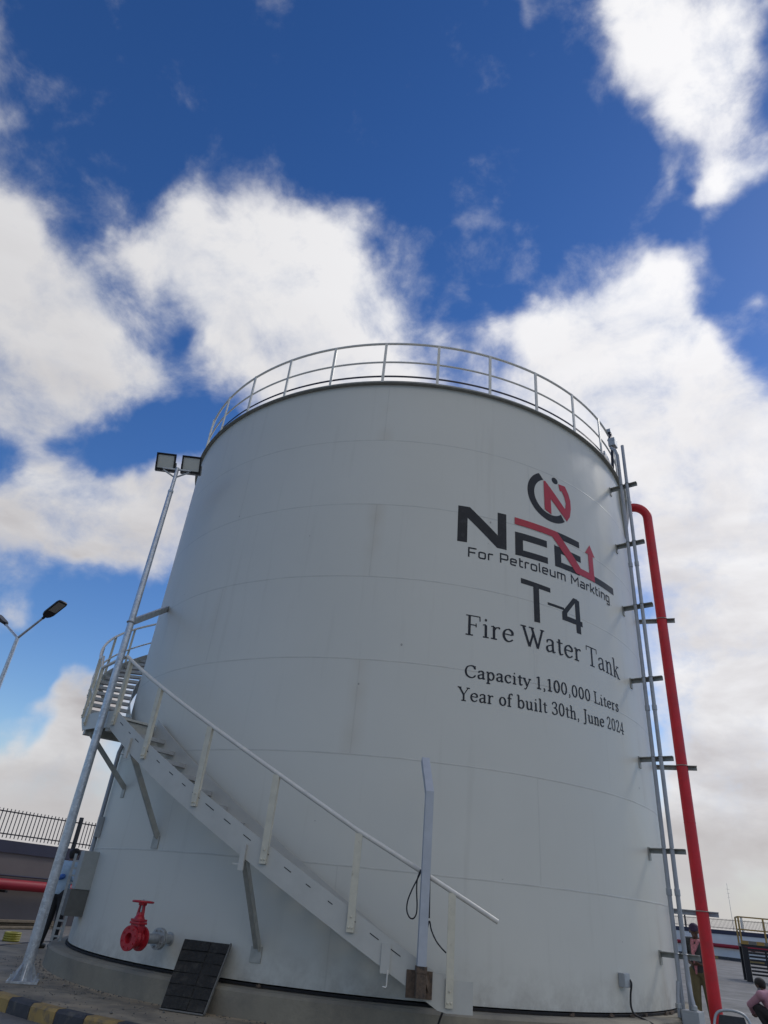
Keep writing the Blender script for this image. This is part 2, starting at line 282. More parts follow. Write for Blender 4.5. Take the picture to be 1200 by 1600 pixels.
def ground_material(name, base, patch, joint, dark, sand=None):
    m = bpy.data.materials.new(name); m.use_nodes = True; nt = m.node_tree; b = nt.nodes['Principled BSDF']
    tc = nt.nodes.new('ShaderNodeTexCoord')
    def noise(s, d=7, r=.65):
        n = nt.nodes.new('ShaderNodeTexNoise'); n.inputs['Scale'].default_value = s; n.inputs['Detail'].default_value = d; n.inputs['Roughness'].default_value = r
        nt.links.new(tc.outputs['Object'], n.inputs['Vector']); return n.outputs['Fac']
    def rng(v, a, b_):
        n = nt.nodes.new('ShaderNodeMapRange'); n.inputs['From Min'].default_value = a; n.inputs['From Max'].default_value = b_; nt.links.new(v, n.inputs['Value']); return n.outputs[0]
    def mix(f, a, c):
        n = nt.nodes.new('ShaderNodeMix'); n.data_type = 'RGBA'; nt.links.new(f, n.inputs['Factor'])
        if isinstance(a, tuple): n.inputs['A'].default_value = a+(1,)
        else: nt.links.new(a, n.inputs['A'])
        n.inputs['B'].default_value = c+(1,); return n.outputs['Result']
    c = mix(rng(noise(1.3), .42, .6), base, patch)
    c = mix(rng(noise(.45, 8, .7), .53, .66), c, dark)
    c = mix(rng(noise(24, 3), .62, .75), c, tuple(v*.7 for v in base))
    if joint:
        br = nt.nodes.new('ShaderNodeTexBrick'); br.offset = 0; br.inputs['Scale'].default_value = 1.0; br.inputs['Mortar Size'].default_value = .018
        br.inputs['Brick Width'].default_value = 5.0; br.inputs['Row Height'].default_value = 4.0; br.inputs['Mortar Smooth'].default_value = .2
        nt.links.new(tc.outputs['Object'], br.inputs['Vector'])
        c = mix(br.outputs['Fac'], c, joint)
    if sand:      # wind-blown sand gathered along the foot of the plinth
        ln = nt.nodes.new('ShaderNodeVectorMath'); ln.operation = 'LENGTH'; nt.links.new(tc.outputs['Object'], ln.inputs[0])
        ad = nt.nodes.new('ShaderNodeMath'); ad.operation = 'MULTIPLY_ADD'; nt.links.new(noise(2.6, 6), ad.inputs[0]); ad.inputs[1].default_value = -.9; nt.links.new(ln.outputs['Value'], ad.inputs[2])
        c = mix(rng(ad.outputs[0], 5.88, 5.66), c, sand)
        c = mix(rng(noise(.9, 7, .7), .56, .66), c, tuple(v*.85 for v in sand))
    nt.links.new(c, b.inputs['Base Color'])
    r = nt.nodes.new('ShaderNodeMapRange'); r.inputs['From Min'].default_value = .35; r.inputs['From Max'].default_value = .7; r.inputs['To Min'].default_value = .9; r.inputs['To Max'].default_value = .55
    nt.links.new(noise(.7, 6), r.inputs['Value']); nt.links.new(r.outputs[0], b.inputs['Roughness'])
    bp = nt.nodes.new('ShaderNodeBump'); bp.inputs['Strength'].default_value = .3; bp.inputs['Distance'].default_value = .02
    nt.links.new(noise(14, 6), bp.inputs['Height']); nt.links.new(bp.outputs[0], b.inputs['Normal'])
    MATS[name] = m
ground_material('yard_concrete', (.19, .18, .165), (.145, .138, .125), (.10, .10, .095), (.13, .12, .105))
ground_material('apron_concrete', (.36, .30, .21), (.17, .15, .115), None, (.075, .07, .06), (.46, .37, .25))

# ------------------------------------------------------------------ mesh helpers
class MB:
    def __init__(s): s.v = []; s.f = []; s.m = []; s.mi = 0
    def add(s, vs, fs):
        o = len(s.v); s.v += [tuple(v) for v in vs]
        for f in fs: s.f.append(tuple(o+i for i in f)); s.m.append(s.mi)
    def hexa(s, p):      # 8 corners: 0-3 bottom ring, 4-7 top ring
        s.add(p, [(3, 2, 1, 0), (4, 5, 6, 7), (0, 1, 5, 4), (1, 2, 6, 5), (2, 3, 7, 6), (3, 0, 4, 7)])
    def box(s, c, size, rz=0.0, rot=None):
        M = rot or Matrix.Rotation(rz, 3, 'Z'); c = Vector(c); x, y, z = (v/2 for v in size)
        s.hexa([c+M @ Vector(q) for q in ((-x, -y, -z), (x, -y, -z), (x, y, -z), (-x, y, -z), (-x, -y, z), (x, -y, z), (x, y, z), (-x, y, z))])
    def bar(s, p, q, w, h, side=(0, 0, 1)):     # w across 'side' x dir, h along side-ish
        p = Vector(p); q = Vector(q); d = (q-p).normalized(); sd = Vector(side)
        a = d.cross(sd)
        if a.length < 1e-4: a = d.cross(Vector((1, 0, 0)))
        a.normalize(); b = a.cross(d).normalized(); a = a*w/2; b = b*h/2
        s.hexa([p-a-b, p+a-b, p+a+b, p-a+b, q-a-b, q+a-b, q+a+b, q-a+b])
    def tube(s, path, r, n=12, r1=None, closed=False):
        P = [Vector(p) for p in path]; N = len(P); rings = []
        def tan(i):
            if closed: return (P[(i+1) % N]-P[i-1]).normalized()
            return (P[min(i+1, N-1)]-P[max(i-1, 0)]).normalized()
        t = tan(0); a = t.orthogonal().normalized(); vs = []
        for i in range(N):
            t = tan(i); a = (a-t*a.dot(t)).normalized(); b = t.cross(a)
            ri = r if r1 is None else r+(r1-r)*i/(N-1)
            vs += [P[i]+(a*math.cos(2*PI*k/n)+b*math.sin(2*PI*k/n))*ri for k in range(n)]
        fs = []
        for i in range(N if closed else N-1):
            j = (i+1) % N
            for k in range(n):
                k2 = (k+1) % n; fs.append((i*n+k, i*n+k2, j*n+k2, j*n+k))
        if not closed: fs += [tuple(range(n-1, -1, -1)), tuple((N-1)*n+k for k in range(n))]
        s.add(vs, fs)
    def lathe(s, prof, o, d, n=24, caps=True):         # profile (radius, along) around direction d
        o = Vector(o); d = Vector(d).normalized(); a = d.orthogonal().normalized(); b = d.cross(a); vs = []
        for r, h in prof: vs += [o+d*h+(a*math.cos(2*PI*k/n)+b*math.sin(2*PI*k/n))*r for k in range(n)]
        fs = []
        for i in range(len(prof)-1):
            for k in range(n):
                k2 = (k+1) % n; fs.append((i*n+k, i*n+k2, (i+1)*n+k2, (i+1)*n+k))
        if caps and prof[0][0] > 1e-5: fs.append(tuple(range(n-1, -1, -1)))
        if caps and prof[-1][0] > 1e-5: fs.append(tuple((len(prof)-1)*n+k for k in range(n)))
        s.add(vs, fs)
    def ball(s, c, r, n=12, sq=(1, 1, 1)):
        c = Vector(c); vs = []; fs = []
        for i in range(n+1):
            t = PI*i/n
            for k in range(2*n):
                p = PI*k/n; vs.append(c+Vector((r*sq[0]*math.sin(t)*math.cos(p), r*sq[1]*math.sin(t)*math.sin(p), r*sq[2]*math.cos(t))))
        for i in range(n):
            for k in range(2*n):
                k2 = (k+1) % (2*n); fs.append((i*2*n+k, (i+1)*2*n+k, (i+1)*2*n+k2, i*2*n+k2))
        s.add(vs, fs)
    def arcwall(s, r0, r1, a0, a1, z0f, z1f, n=40):    # curved plate between radii, z given as functions of the azimuth in degrees
        vs = []
        for i in range(n+1):
            a = a0+(a1-a0)*i/n; ca, sa = math.cos(rad(a)), math.sin(rad(a)); z0, z1 = z0f(a), z1f(a)
            vs += [(r0*ca, r0*sa, z0), (r1*ca, r1*sa, z0), (r1*ca, r1*sa, z1), (r0*ca, r0*sa, z1)]
        fs = []
        for i in range(n):
            for k in range(4):
                k2 = (k+1) % 4; fs.append((i*4+k, i*4+k2, (i+1)*4+k2, (i+1)*4+k))
        fs += [(3, 2, 1, 0), tuple(n*4+k for k in range(4))]
        s.add(vs, fs)
    def build(s, name, mats, parent=None, smooth=None, bevel=0):
        me = bpy.data.meshes.new(name)
        off = parent_origin(parent)
        me.from_pydata([(v[0]-off[0], v[1]-off[1], v[2]-off[2]) for v in s.v], [], s.f)
        bm = bmesh.new(); bm.from_mesh(me); bmesh.ops.remove_doubles(bm, verts=bm.verts, dist=1e-6); bmesh.ops.dissolve_degenerate(bm, edges=bm.edges, dist=1e-6)
        bmesh.ops.recalc_face_normals(bm, faces=bm.faces)
        if bevel: bmesh.ops.bevel(bm, geom=[e for e in bm.edges if e.is_manifold and e.calc_face_angle(0) > .6], offset=bevel, segments=2, affect='EDGES', profile=.6)
        bm.to_mesh(me); bm.free()
        if not isinstance(mats, (list, tuple)): mats = [mats]
        for q in mats: me.materials.append(MATS[q])
        if len(mats) > 1 and len(me.polygons) == len(s.m):
            for p, i in zip(me.polygons, s.m): p.material_index = i
        if smooth is not None:
            for p in me.polygons: p.use_smooth = True
            me.set_sharp_from_angle(angle=rad(smooth))
        o = bpy.data.objects.new(name, me); C.objects.link(o)
        if parent is not None: o.parent = parent
        return o
def parent_origin(p):
    o = Vector((0, 0, 0))
    while p is not None: o += p.location; p = p.parent
    return o
def tag(o, label=None, cat=None, group=None, kind=None):
    if label: o['label'] = label
    if cat: o['category'] = cat
    if group: o['group'] = group
    if kind: o['kind'] = kind
    return o
def thing(name, label, cat, loc=(0, 0, 0), group=None):
    o = bpy.data.objects.new(name, None); C.objects.link(o); o.location = loc; o.empty_display_size = .2
    return tag(o, label, cat, group)
def pol(r, a, z=0.0): return Vector((r*math.cos(rad(a)), r*math.sin(rad(a)), z))
def curve3(P, n=6):
    P = [Vector(p) for p in P]; out = []
    for i in range(len(P)-1):
        p0, p1, p2, p3 = P[max(i-1, 0)], P[i], P[i+1], P[min(i+2, len(P)-1)]
        for k in range(n):
            t = k/n; out.append(.5*((2*p1)+(p2-p0)*t+(2*p0-5*p1+4*p2-p3)*t*t+(3*p1-p0-3*p2+p3)*t**3))
    return out+[P[-1]]
def radial(a): return Vector((math.cos(rad(a)), math.sin(rad(a)), 0))
def tangent(a): return Vector((-math.sin(rad(a)), math.cos(rad(a)), 0))
def arcpath(r, a0, a1, zf, n): return [pol(r, a0+(a1-a0)*i/n, zf(a0+(a1-a0)*i/n)) for i in range(n+1)]

# ================================================================== SETTING
ZR = -0.50         # yard surface
ZA = -0.35         # raised apron round the tank
KR = 7.55          # kerb line
b = MB(); S = 1500; b.add([(-S, -S, ZR), (S, -S, ZR), (S, S, ZR), (-S, S, ZR)], [(0, 1, 2, 3)])
tag(b.build('ground', 'yard_concrete'), kind='structure')
# raised apron: a slab from the foundation out to the kerb
b = MB(); b.arcwall(6.0, KR-.151, -290, -62, lambda a: ZR-.1, lambda a: ZA, 90)
tag(b.build('pavement', 'apron_concrete'), kind='structure')
b = MB(); blk = .46/KR*180/PI; a = -290.0+.9; i = 0
while a+blk < -62:
    b.mi = i % 2
    g = .012/KR*180/PI
    vs = []
    r0, r1 = KR-.15, KR
    prof = [(r0, ZR-.1), (r1, ZR-.1), (r1, ZA-.025), (r1-.03, ZA+.006), (r0, ZA+.006)]
    for aa in (a, a+(blk-g)/2, a+blk-g): vs += [pol(r, aa, z) for r, z in prof]
    fs = []
    for k in range(2):
        for q in range(5): fs.append((k*5+q, k*5+(q+1) % 5, (k+1)*5+(q+1) % 5, (k+1)*5+q))
    fs += [(4, 3, 2, 1, 0), (10, 11, 12, 13, 14)]
    b.add(vs, fs); a += blk; i += 1
tag(b.build('kerb', ['kerb_yellow', 'kerb_black']), kind='structure')

# loose grit and small stones on the pavement
b = MB(); rs = random.Random(11)
for k in range(420):
    a = rs.uniform(-165, -100); r_ = rs.uniform(6.13, 7.36) if rs.random() < .6 else 6.13+abs(rs.gauss(0, .09)); q = rs.uniform(.005, .014)*(2.0 if rs.random() < .06 else 1)
    c = pol(r_, a, ZA+q*.4); vs = [c+Vector((q*rs.uniform(.7, 1.3)*math.cos(t), q*rs.uniform(.7, 1.3)*math.sin(t), 0)) for t in (0, 1.3, 2.5, 3.8, 5.0)]+[c+Vector((0, 0, q*rs.uniform(.5, .9))), c-Vector((0, 0, q*.5))]
    b.add(vs, [(i, (i+1) % 5, 5) for i in range(5)]+[((i+1) % 5, i, 6) for i in range(5)])
tag(b.build('gravel', 'mat_edge'), 'loose grit and small stones on the pavement round the plinth', 'gravel', kind='stuff')

# ================================================================== FOUNDATION
f = thing('concrete_foundation', 'round grey concrete plinth under the big white tank', 'foundation', (0, 0, ZR))
b = MB(); n = 180; prof = [(0, -.052), (5.93, -.052), (6.06, -.058), (6.10, -.09), (6.105, ZR-.1)]
b.lathe([(r, z) for r, z in prof], (0, 0, 0), (0, 0, 1), n)
b.build('plinth', 'concrete_ring', f, 30)

# ================================================================== TANK
tank = thing('water_tank', 'huge white cylindrical fire water tank lettered T-4', 'storage tank', (0, 0, -.05))
b = MB(); n = 360; vs = []; NZ = 14
for j in range(NZ+1): vs += [pol(R, 360*k/n, H*j/NZ) for k in range(n)]
fs = [(j*n+k, j*n+(k+1) % n, (j+1)*n+(k+1) % n, (j+1)*n+k) for j in range(NZ) for k in range(n)]
b.add(vs, fs); b.build('shell', 'tank_paint', tank, 30)
b = MB(); b.lathe([(R-.005, H-.03), (R-.006, H+.012), (3, H+.42), (1e-6, H+.6)], (0, 0, 0), (0, 0, 1), 180); b.build('roof', 'stair_paint', tank, 30)
b = MB(); b.lathe([(R+.004, H-.085), (R+.085, H-.085), (R+.085, H-.07), (R+.02, H-.07), (R+.02, H+.01), (R+.004, H+.01)], (0, 0, 0), (0, 0, 1), 240, False); b.build('top_angle', 'bracket_steel', tank, 30)
b = MB(); b.lathe([(R+.02, -.042), (R+.03, -.042), (R+.03, -.018), (R+.003, -.016)], (0, 0, 0), (0, 0, 1), 240, False); b.build('base_band', 'dark_gap', tank, 30)  # thin dark band between shell and plinth
# rust spots on the dark base band
for aa, w in ((-49.5, .16), (-54.5, .09), (-62, .07), (-38.5, .14), (-36, .2), (-46, .06), (-80, .05), (-104, .06)):
    b = MB(); b.arcwall(R+.04, R+.062, aa-w/R*90/PI, aa+w/R*90/PI, lambda a: -.044, lambda a: -.012+.01*math.sin(a*50), 6); b.build('rust_spot', 'rust', tank)
# guard rail on the rim
RG = R-.01
def ring(r, z, t, name, mt):
    b = MB(); b.tube([pol(r, 360*k/240, z) for k in range(240)], t, 8, closed=True); return b.build(name, mt, tank, 40)
ring(RG, H+1.1, .026, 'top_rail', 'rail_paint'); ring(RG, H+.56, .02, 'mid_rail', 'rail_paint')
b = MB(); b.lathe([(RG, H+.14), (RG, H+.185), (RG-.008, H+.185), (RG-.008, H+.14), (RG, H+.14)], (0, 0, 0), (0, 0, 1), 240, False); b.build('toe_rail', 'navy_metal', tank)
g0 = None
for k in range(32):
    aa = -85.9+11.25*k
    b = MB(); p = pol(RG+.028, aa, H-.065); b.bar(p, p+Vector((0, 0, 1.155)), .055, .03, radial(aa)); b.build('guard_post', 'rail_paint', tank)
# pipe brackets welded to the right side, each a channel with a foot plate
for z in (9.63, 8.15, 6.70, 5.19, 3.73, 2.24, .76):
    b = MB(); aa = -37.3; d = radial(aa); t = tangent(aa)
    b.bar(pol(R-.01, aa, z), pol(R+.60, aa, z), .075, .012, (0, 0, 1)); b.bar(pol(R-.01, aa, z-.037)+t*.034, pol(R+.60, aa, z-.037)+t*.034, .012, .07, (0, 0, 1))
    b.box(pol(R+.008, aa, z-.08), (.016, .10, .20), rad(aa)); b.build('pipe_bracket', 'bracket_steel', tank)
for z in (7.12, 3.95, 1.42):
    b = MB(); aa = -19.5
    b.bar(pol(R-.01, aa, z), pol(R+.82, aa, z), .08, .012, (0, 0, 1)); b.bar(pol(R-.01, aa, z-.04)+tangent(aa)*.036, pol(R+.82, aa, z-.04)+tangent(aa)*.036, .012, .075, (0, 0, 1))
    b.box(pol(R+.008, aa, z-.06), (.016, .12, .2), rad(aa)); b.build('pipe_bracket', 'conduit_grey' if z < 2 else 'bracket_steel', tank)
# overflow box under the rim on the right
b = MB(); d = radial(-27); t = tangent(-27); o = pol(R, -27)
b.hexa([o-t*.06+d*0+Vector((0, 0, 8.9)), o+t*.06+Vector((0, 0, 8.9)), o+t*.06+d*.03+Vector((0, 0, 8.9)), o-t*.06+d*.03+Vector((0, 0, 8.9)),
        o-t*.22+Vector((0, 0, 9.75)), o+t*.22+Vector((0, 0, 9.75)), o+t*.22+d*.16+Vector((0, 0, 9.75)), o-t*.22+d*.16+Vector((0, 0, 9.75))])
b.hexa([o-t*.22+Vector((0, 0, 9.76)), o+t*.22+Vector((0, 0, 9.76)), o+t*.22+d*.16+Vector((0, 0, 9.76)), o-t*.22+d*.16+Vector((0, 0, 9.76)),
        o-t*.22+Vector((0, 0, 10.2)), o+t*.22+Vector((0, 0, 10.2)), o+t*.22+d*.16+Vector((0, 0, 10.2)), o-t*.22+d*.16+Vector((0, 0, 10.2))])
b.build('overflow_box', 'bracket_steel', tank)
# grey plate box standing on the rim beside the conduits
b = MB(); b.box(pol(R-.12, -31.5, H+.28), (.04, .75, .52), rad(-31.5)); b.build('rim_plate', 'galvanized_dull', tank)
# outlet nozzle for the gate valve
b = MB(); NA = -119.4; nd = radial(NA); no = pol(R-.02, NA, .34)
b.lathe([(.085, 0), (.085, .03), (.06, .031), (.06, .5)], no, nd, 24); b.lathe([(.13, .2), (.13, .225), (.062, .226)], no, nd, 28); b.lathe([(.062, .233), (.13, .234), (.13, .26), (.062, .261)], no, nd, 28)
for k in range(8):
    e1 = tangent(NA)*math.cos(PI*k/4+.4)*.1+Vector((0, 0, 1))*math.sin(PI*k/4+.4)*.1
    b.tube([no+e1+nd*.17, no+e1+nd*.29], .012, 6)
b.build('outlet_nozzle', 'galvanized_dull', tank, 30)

# ------------------------------------------------------------------ lettering painted on the shell
SA = -60.0
def nib(dx, dy, thin, thick, ang=18):
    th = math.atan2(dy, dx); return thin+(thick-thin)*abs(math.sin(th-rad(ang)))**1.25
def catmull(P, n=7):
    out = []
    for i in range(len(P)-1):
        p0, p1, p2, p3 = P[max(i-1, 0)], P[i], P[i+1], P[min(i+2, len(P)-1)]
        for k in range(n):
            t = k/n; out.append(tuple(.5*((2*p1[j])+(-p0[j]+p2[j])*t+(2*p0[j]-5*p1[j]+4*p2[j]-p3[j])*t*t+(-p0[j]+3*p1[j]-3*p2[j]+p3[j])*t**3) for j in (0, 1)))
    out.append(P[-1]); return out
class Sign:
    def __init__(s): s.bm = bmesh.new(); s.k = 0
    def poly(s, pts, lift=None):
        s.k += 1; zz = (s.k if lift is None else lift)
        vs = [s.bm.verts.new((x, y, zz)) for x, y in pts]
        if len(vs) > 4:
            es = [s.bm.edges.new((vs[i], vs[(i+1) % len(vs)])) for i in range(len(vs))]
            bmesh.ops.triangle_fill(s.bm, use_beauty=True, edges=es)
        else: s.bm.faces.new(vs)
    def ribbon(s, pts, wf, closed=False):
        s.k += 1; N = len(pts); L = []; Rr = []
        for i in range(N):
            if closed: a, c = pts[i-1], pts[(i+1) % N]
            else: a, c = pts[max(i-1, 0)], pts[min(i+1, N-1)]
            q = pts[i]
            d1 = Vector((q[0]-a[0], q[1]-a[1])); d2 = Vector((c[0]-q[0], c[1]-q[1]))
            if d1.length < 1e-9: d1 = d2
            if d2.length < 1e-9: d2 = d1
            d1.normalize(); d2.normalize(); n1 = Vector((-d1.y, d1.x)); n2 = Vector((-d2.y, d2.x)); nn = n1+n2
            if nn.length < .2: nn = n1
            nn.normalize(); k = 1/max(.45, nn.dot(n1)); dd = d1+d2
            w = wf(dd.x, dd.y)/2*k
            L.append((q[0]+nn.x*w, q[1]+nn.y*w)); Rr.append((q[0]-nn.x*w, q[1]-nn.y*w))
        vl = [s.bm.verts.new((x, y, s.k)) for x, y in L]; vr = [s.bm.verts.new((x, y, s.k)) for x, y in Rr]
        for i in range(N if closed else N-1):
            j = (i+1) % N
            try: s.bm.faces.new((vl[i], vr[i], vr[j], vl[j]))
            except ValueError: pass
    def map(s, name, mt, parent, off0=.0025, step=.00012):
        bm = s.bm; xs = [v.co.x for v in bm.verts]; x = math.floor(min(xs)/.08)*.08
        while x < max(xs):
            bmesh.ops.bisect_plane(bm, geom=bm.verts[:]+bm.edges[:]+bm.faces[:], plane_co=(x, 0, 0), plane_no=(1, 0, 0)); x += .08
        org = parent_origin(parent)
        for v in bm.verts:
            a = SA+v.co.x/R*180/PI; v.co = pol(R+off0+step*(v.co.z % 40), a, v.co.y)-org
        for fc in bm.faces:
            fc.normal_update(); cc_ = fc.calc_center_median()
            if fc.normal.x*cc_.x+fc.normal.y*cc_.y < 0: fc.normal_flip()
        me = bpy.data.meshes.new(name); bm.to_mesh(me); bm.free(); me.materials.append(MATS[mt])
        o = bpy.data.objects.new(name, me); C.objects.link(o); o.parent = parent; return o
def ell(cx, cy, rx, ry, n=28): return [(cx+rx*math.cos(2*PI*k/n), cy+ry*math.sin(2*PI*k/n)) for k in range(n)]
# serif alphabet as pen strokes: L pen line, C pen curve, O pen oval, T hairline, S serif, D dot
ARCH = [('L', (.15, 0), (.15, .62)), ('T', (.03, .6), (.15, .64)), ('C', (.15, .44), (.26, .60), (.38, .62), (.45, .48)), ('L', (.45, .5), (.45, 0)), ('S', .15, 0, .12), ('S', .45, 0, .12)]
SERIF = {
 'F': (.66, [('L', (.18, 0), (.18, 1)), ('T', (.04, .98), (.60, .98)), ('T', (.60, 1), (.61, .75)), ('T', (.18, .52), (.45, .52)), ('T', (.45, .42), (.45, .62)), ('S', .18, 0, .15)]),
 'i': (.34, [('L', (.17, 0), (.17, .62)), ('T', (.05, .60), (.17, .64)), ('S', .17, 0, .12), ('D', .17, .87, .07)]),
 'r': (.46, [('L', (.15, 0), (.15, .62)), ('T', (.03, .60), (.15, .64)), ('S', .15, 0, .13), ('C', (.15, .42), (.24, .57), (.38, .62)), ('D', .38, .58, .055)]),
 'e': (.55, [('T', (.1, .36), (.47, .36)), ('C', (.47, .36), (.45, .53), (.30, .63), (.14, .53), (.08, .32), (.14, .1), (.30, .01), (.48, .13))]),
 'W': (1.10, [('L', (.10, 1), (.37, 0)), ('L', (.37, 0), (.565, .74)), ('L', (.50, 1), (.76, 0)), ('L', (.76, 0), (1.0, 1)), ('S', .1, 1, .13), ('S', .48, 1, .12), ('S', 1.0, 1, .10)]),
 'a': (.54, [('C', (.10, .50), (.16, .6), (.28, .63), (.38, .57), (.39, .44)), ('L', (.39, .46), (.39, .1)), ('C', (.39, .12), (.42, .02), (.51, .05)), ('C', (.39, .38), (.22, .32), (.10, .22), (.12, .05), (.23, .01), (.39, .13)), ('D', .11, .49, .045)]),
 't': (.38, [('L', (.18, .80), (.18, .12)), ('C', (.18, .14), (.23, .02), (.36, .07)), ('T', (.04, .62), (.35, .62))]),
 'T': (.72, [('L', (.36, 0), (.36, 1)), ('T', (.03, .98), (.69, .98)), ('T', (.03, 1), (.02, .75)), ('T', (.69, 1), (.70, .75)), ('S', .36, 0, .15)]),
 'n': (.60, ARCH),
 'h': (.60, ARCH+[('L', (.15, .5), (.15, 1)), ('T', (.03, .98), (.15, 1.02))]),
 'k': (.60, [('L', (.14, 0), (.14, 1)), ('T', (.02, .98), (.14, 1.02)), ('T', (.14, .26), (.42, .6)), ('L', (.24, .38), (.47, 0)), ('S', .14, 0, .11), ('S', .49, 0, .11), ('S', .42, .61, .11)]),
 'C': (.76, [('C', (.66, .74), (.58, .93), (.42, .99), (.2, .88), (.1, .64), (.09, .42), (.17, .15), (.38, .01), (.56, .05), (.69, .24)), ('T', (.66, .72), (.67, 1.0))]),
 'p': (.60, [('L', (.15, -.3), (.15, .62)), ('T', (.03, .6), (.15, .64)), ('S', .15, -.3, .12), ('C', (.15, .46), (.28, .62), (.43, .57), (.5, .33), (.43, .07), (.29, .01), (.15, .13))]),
 'b': (.60, [('L', (.14, .0), (.14, 1)), ('T', (.02, .98), (.14, 1.02)), ('C', (.14, .46), (.28, .62), (.43, .57), (.5, .33), (.43, .07), (.29, .01), (.14, .10))]),
 'c': (.50, [('C', (.43, .49), (.38, .60), (.27, .63), (.13, .53), (.08, .32), (.14, .1), (.28, .01), (.45, .13)), ('D', .41, .51, .055)]),
 'y': (.56, [('L', (.08, .62), (.29, .02)), ('T', (.48, .62), (.29, .02), (.2, -.22), (.1, -.27)), ('D', .1, -.25, .05), ('S', .08, .62, .10), ('S', .48, .62, .09)]),
 '1': (.50, [('L', (.26, 0), (.26, 1)), ('T', (.1, .87), (.26, .98)), ('S', .26, 0, .15)]),
 ',': (.28, [('D', .13, .05, .075), ('T', (.18, .03), (.16, -.1), (.08, -.18))]),
 '0': (.58, [('O', .29, .5, .19, .49)]),
 'o': (.56, [('O', .28, .31, .19, .31)]),
 'L': (.64, [('L', (.18, 0), (.18, 1)), ('T', (.04, .02), (.58, .02)), ('T', (.58, 0), (.60, .26)), ('S', .18, 1, .14)]),
 's': (.45, [('C', (.36, .50), (.3, .61), (.18, .62), (.10, .52), (.16, .4), (.3, .27), (.36, .15), (.27, .01), (.15, .01), (.08, .13)), ('T', (.36, .46), (.36, .63)), ('T', (.075, .0), (.075, .17))]),
 'Y': (.76, [('L', (.1, 1), (.38, .45)), ('T', (.66, 1), (.38, .45)), ('L', (.38, .45), (.38, 0)), ('S', .38, 0, .15), ('S', .1, 1, .12), ('S', .66, 1, .11)]),
 'f': (.38, [('L', (.16, 0), (.16, .75)), ('C', (.16, .75), (.2, .94), (.31, .99), (.39, .94)), ('D', .37, .91, .055), ('T', (.03, .62), (.32, .62)), ('S', .16, 0, .13)]),
 'u': (.60, [('L', (.14, .62), (.14, .15)), ('C', (.14, .18), (.2, .03), (.33, .03), (.45, .17)), ('L', (.45, .62), (.45, 0)), ('T', (.02, .61), (.14, .63)), ('T', (.33, .61), (.45, .63)), ('T', (.45, .015), (.56, .03))]),
 'l': (.32, [('L', (.16, 0), (.16, 1)), ('T', (.04, .98), (.16, 1.02)), ('S', .16, 0, .12)]),
 '3': (.55, [('C', (.1, .80), (.18, .95), (.3, .99), (.42, .88), (.42, .7), (.32, .56), (.2, .53)), ('C', (.2, .53), (.36, .51), (.46, .35), (.45, .14), (.3, .01), (.15, .03), (.08, .15)), ('D', .1, .8, .05), ('D', .09, .15, .05)]),
 'J': (.46, [('L', (.27, 1), (.27, .05)), ('C', (.27, .06), (.23, -.15), (.08, -.2)), ('S', .27, 1, .14), ('D', .08, -.16, .055)]),
 '2': (.55, [('C', (.09, .76), (.16, .94), (.3, .99), (.43, .86), (.40, .62), (.25, .33), (.08, .06)), ('T2', (.07, .045), (.47, .045)), ('T', (.47, .02), (.50, .22))]),
 '4': (.58, [('L', (.38, 0), (.38, 1)), ('T', (.38, 1), (.05, .28)), ('T2', (.04, .27), (.54, .27)), ('S', .38, 0, .12)]),
 ' ': (.27, []),
}
# square sans alphabet, one pen width
def rr_(x0, y0, x1, y1, c=.08): return [(x0+c, y0), (x1-c, y0), (x1, y0+c), (x1, y1-c), (x1-c, y1), (x0+c, y1), (x0, y1-c), (x0, y0+c)]
SQUARE = {
 'F': (.70, [[(.1, 0), (.1, .94), (.64, .94)], [(.1, .5), (.56, .5)]]),
 'o': (.64, ['O', rr_(.09, .06, .53, .66)]),
 'r': (.46, [[(.1, 0), (.1, .60), (.16, .66), (.42, .66)]]),
 'P': (.74, [[(.1, 0), (.1, .94), (.56, .94), (.63, .86), (.63, .5), (.56, .42), (.1, .42)]]),
 'e': (.62, [[(.09, .37), (.51, .37), (.51, .59), (.44, .66), (.16, .66), (.09, .59), (.09, .13), (.16, .06), (.48, .06)]]),
 't': (.44, [[(.14, .94), (.14, .13), (.21, .06), (.38, .06)], [(.14, .66), (.38, .66)]]),
 'l': (.26, [[(.1, 1), (.1, .13), (.18, .06)]]),
 'u': (.64, [[(.1, .7), (.1, .13), (.17, .06), (.52, .06)], [(.52, .7), (.52, 0)]]),
 'm': (.92, [[(.1, 0), (.1, .66), (.72, .66), (.79, .59), (.79, 0)], [(.445, .66), (.445, 0)]]),
 'M': (.90, [[(.1, 0), (.1, .94), (.44, .4), (.78, .94), (.78, 0)]]),
 'a': (.64, [[(.12, .66), (.46, .66), (.53, .59), (.53, 0)], [(.53, .37), (.16, .37), (.09, .30), (.09, .13), (.16, .06), (.53, .06)]]),
 'k': (.58, [[(.1, 0), (.1, 1)], [(.1, .34), (.26, .34), (.50, .7)], [(.26, .34), (.52, 0)]]),
 'i': (.24, [[(.1, 0), (.1, .7)], [(.1, .84), (.1, .97)]]),
 'n': (.64, [[(.1, 0), (.1, .66), (.46, .66), (.53, .59), (.53, 0)]]),
 'g': (.64, [[(.53, .66), (.16, .66), (.09, .59), (.09, .13), (.16, .06), (.53, .06)], [(.53, .7), (.53, -.2), (.46, -.26), (.12, -.26)]]),
 ' ': (.36, []),
}
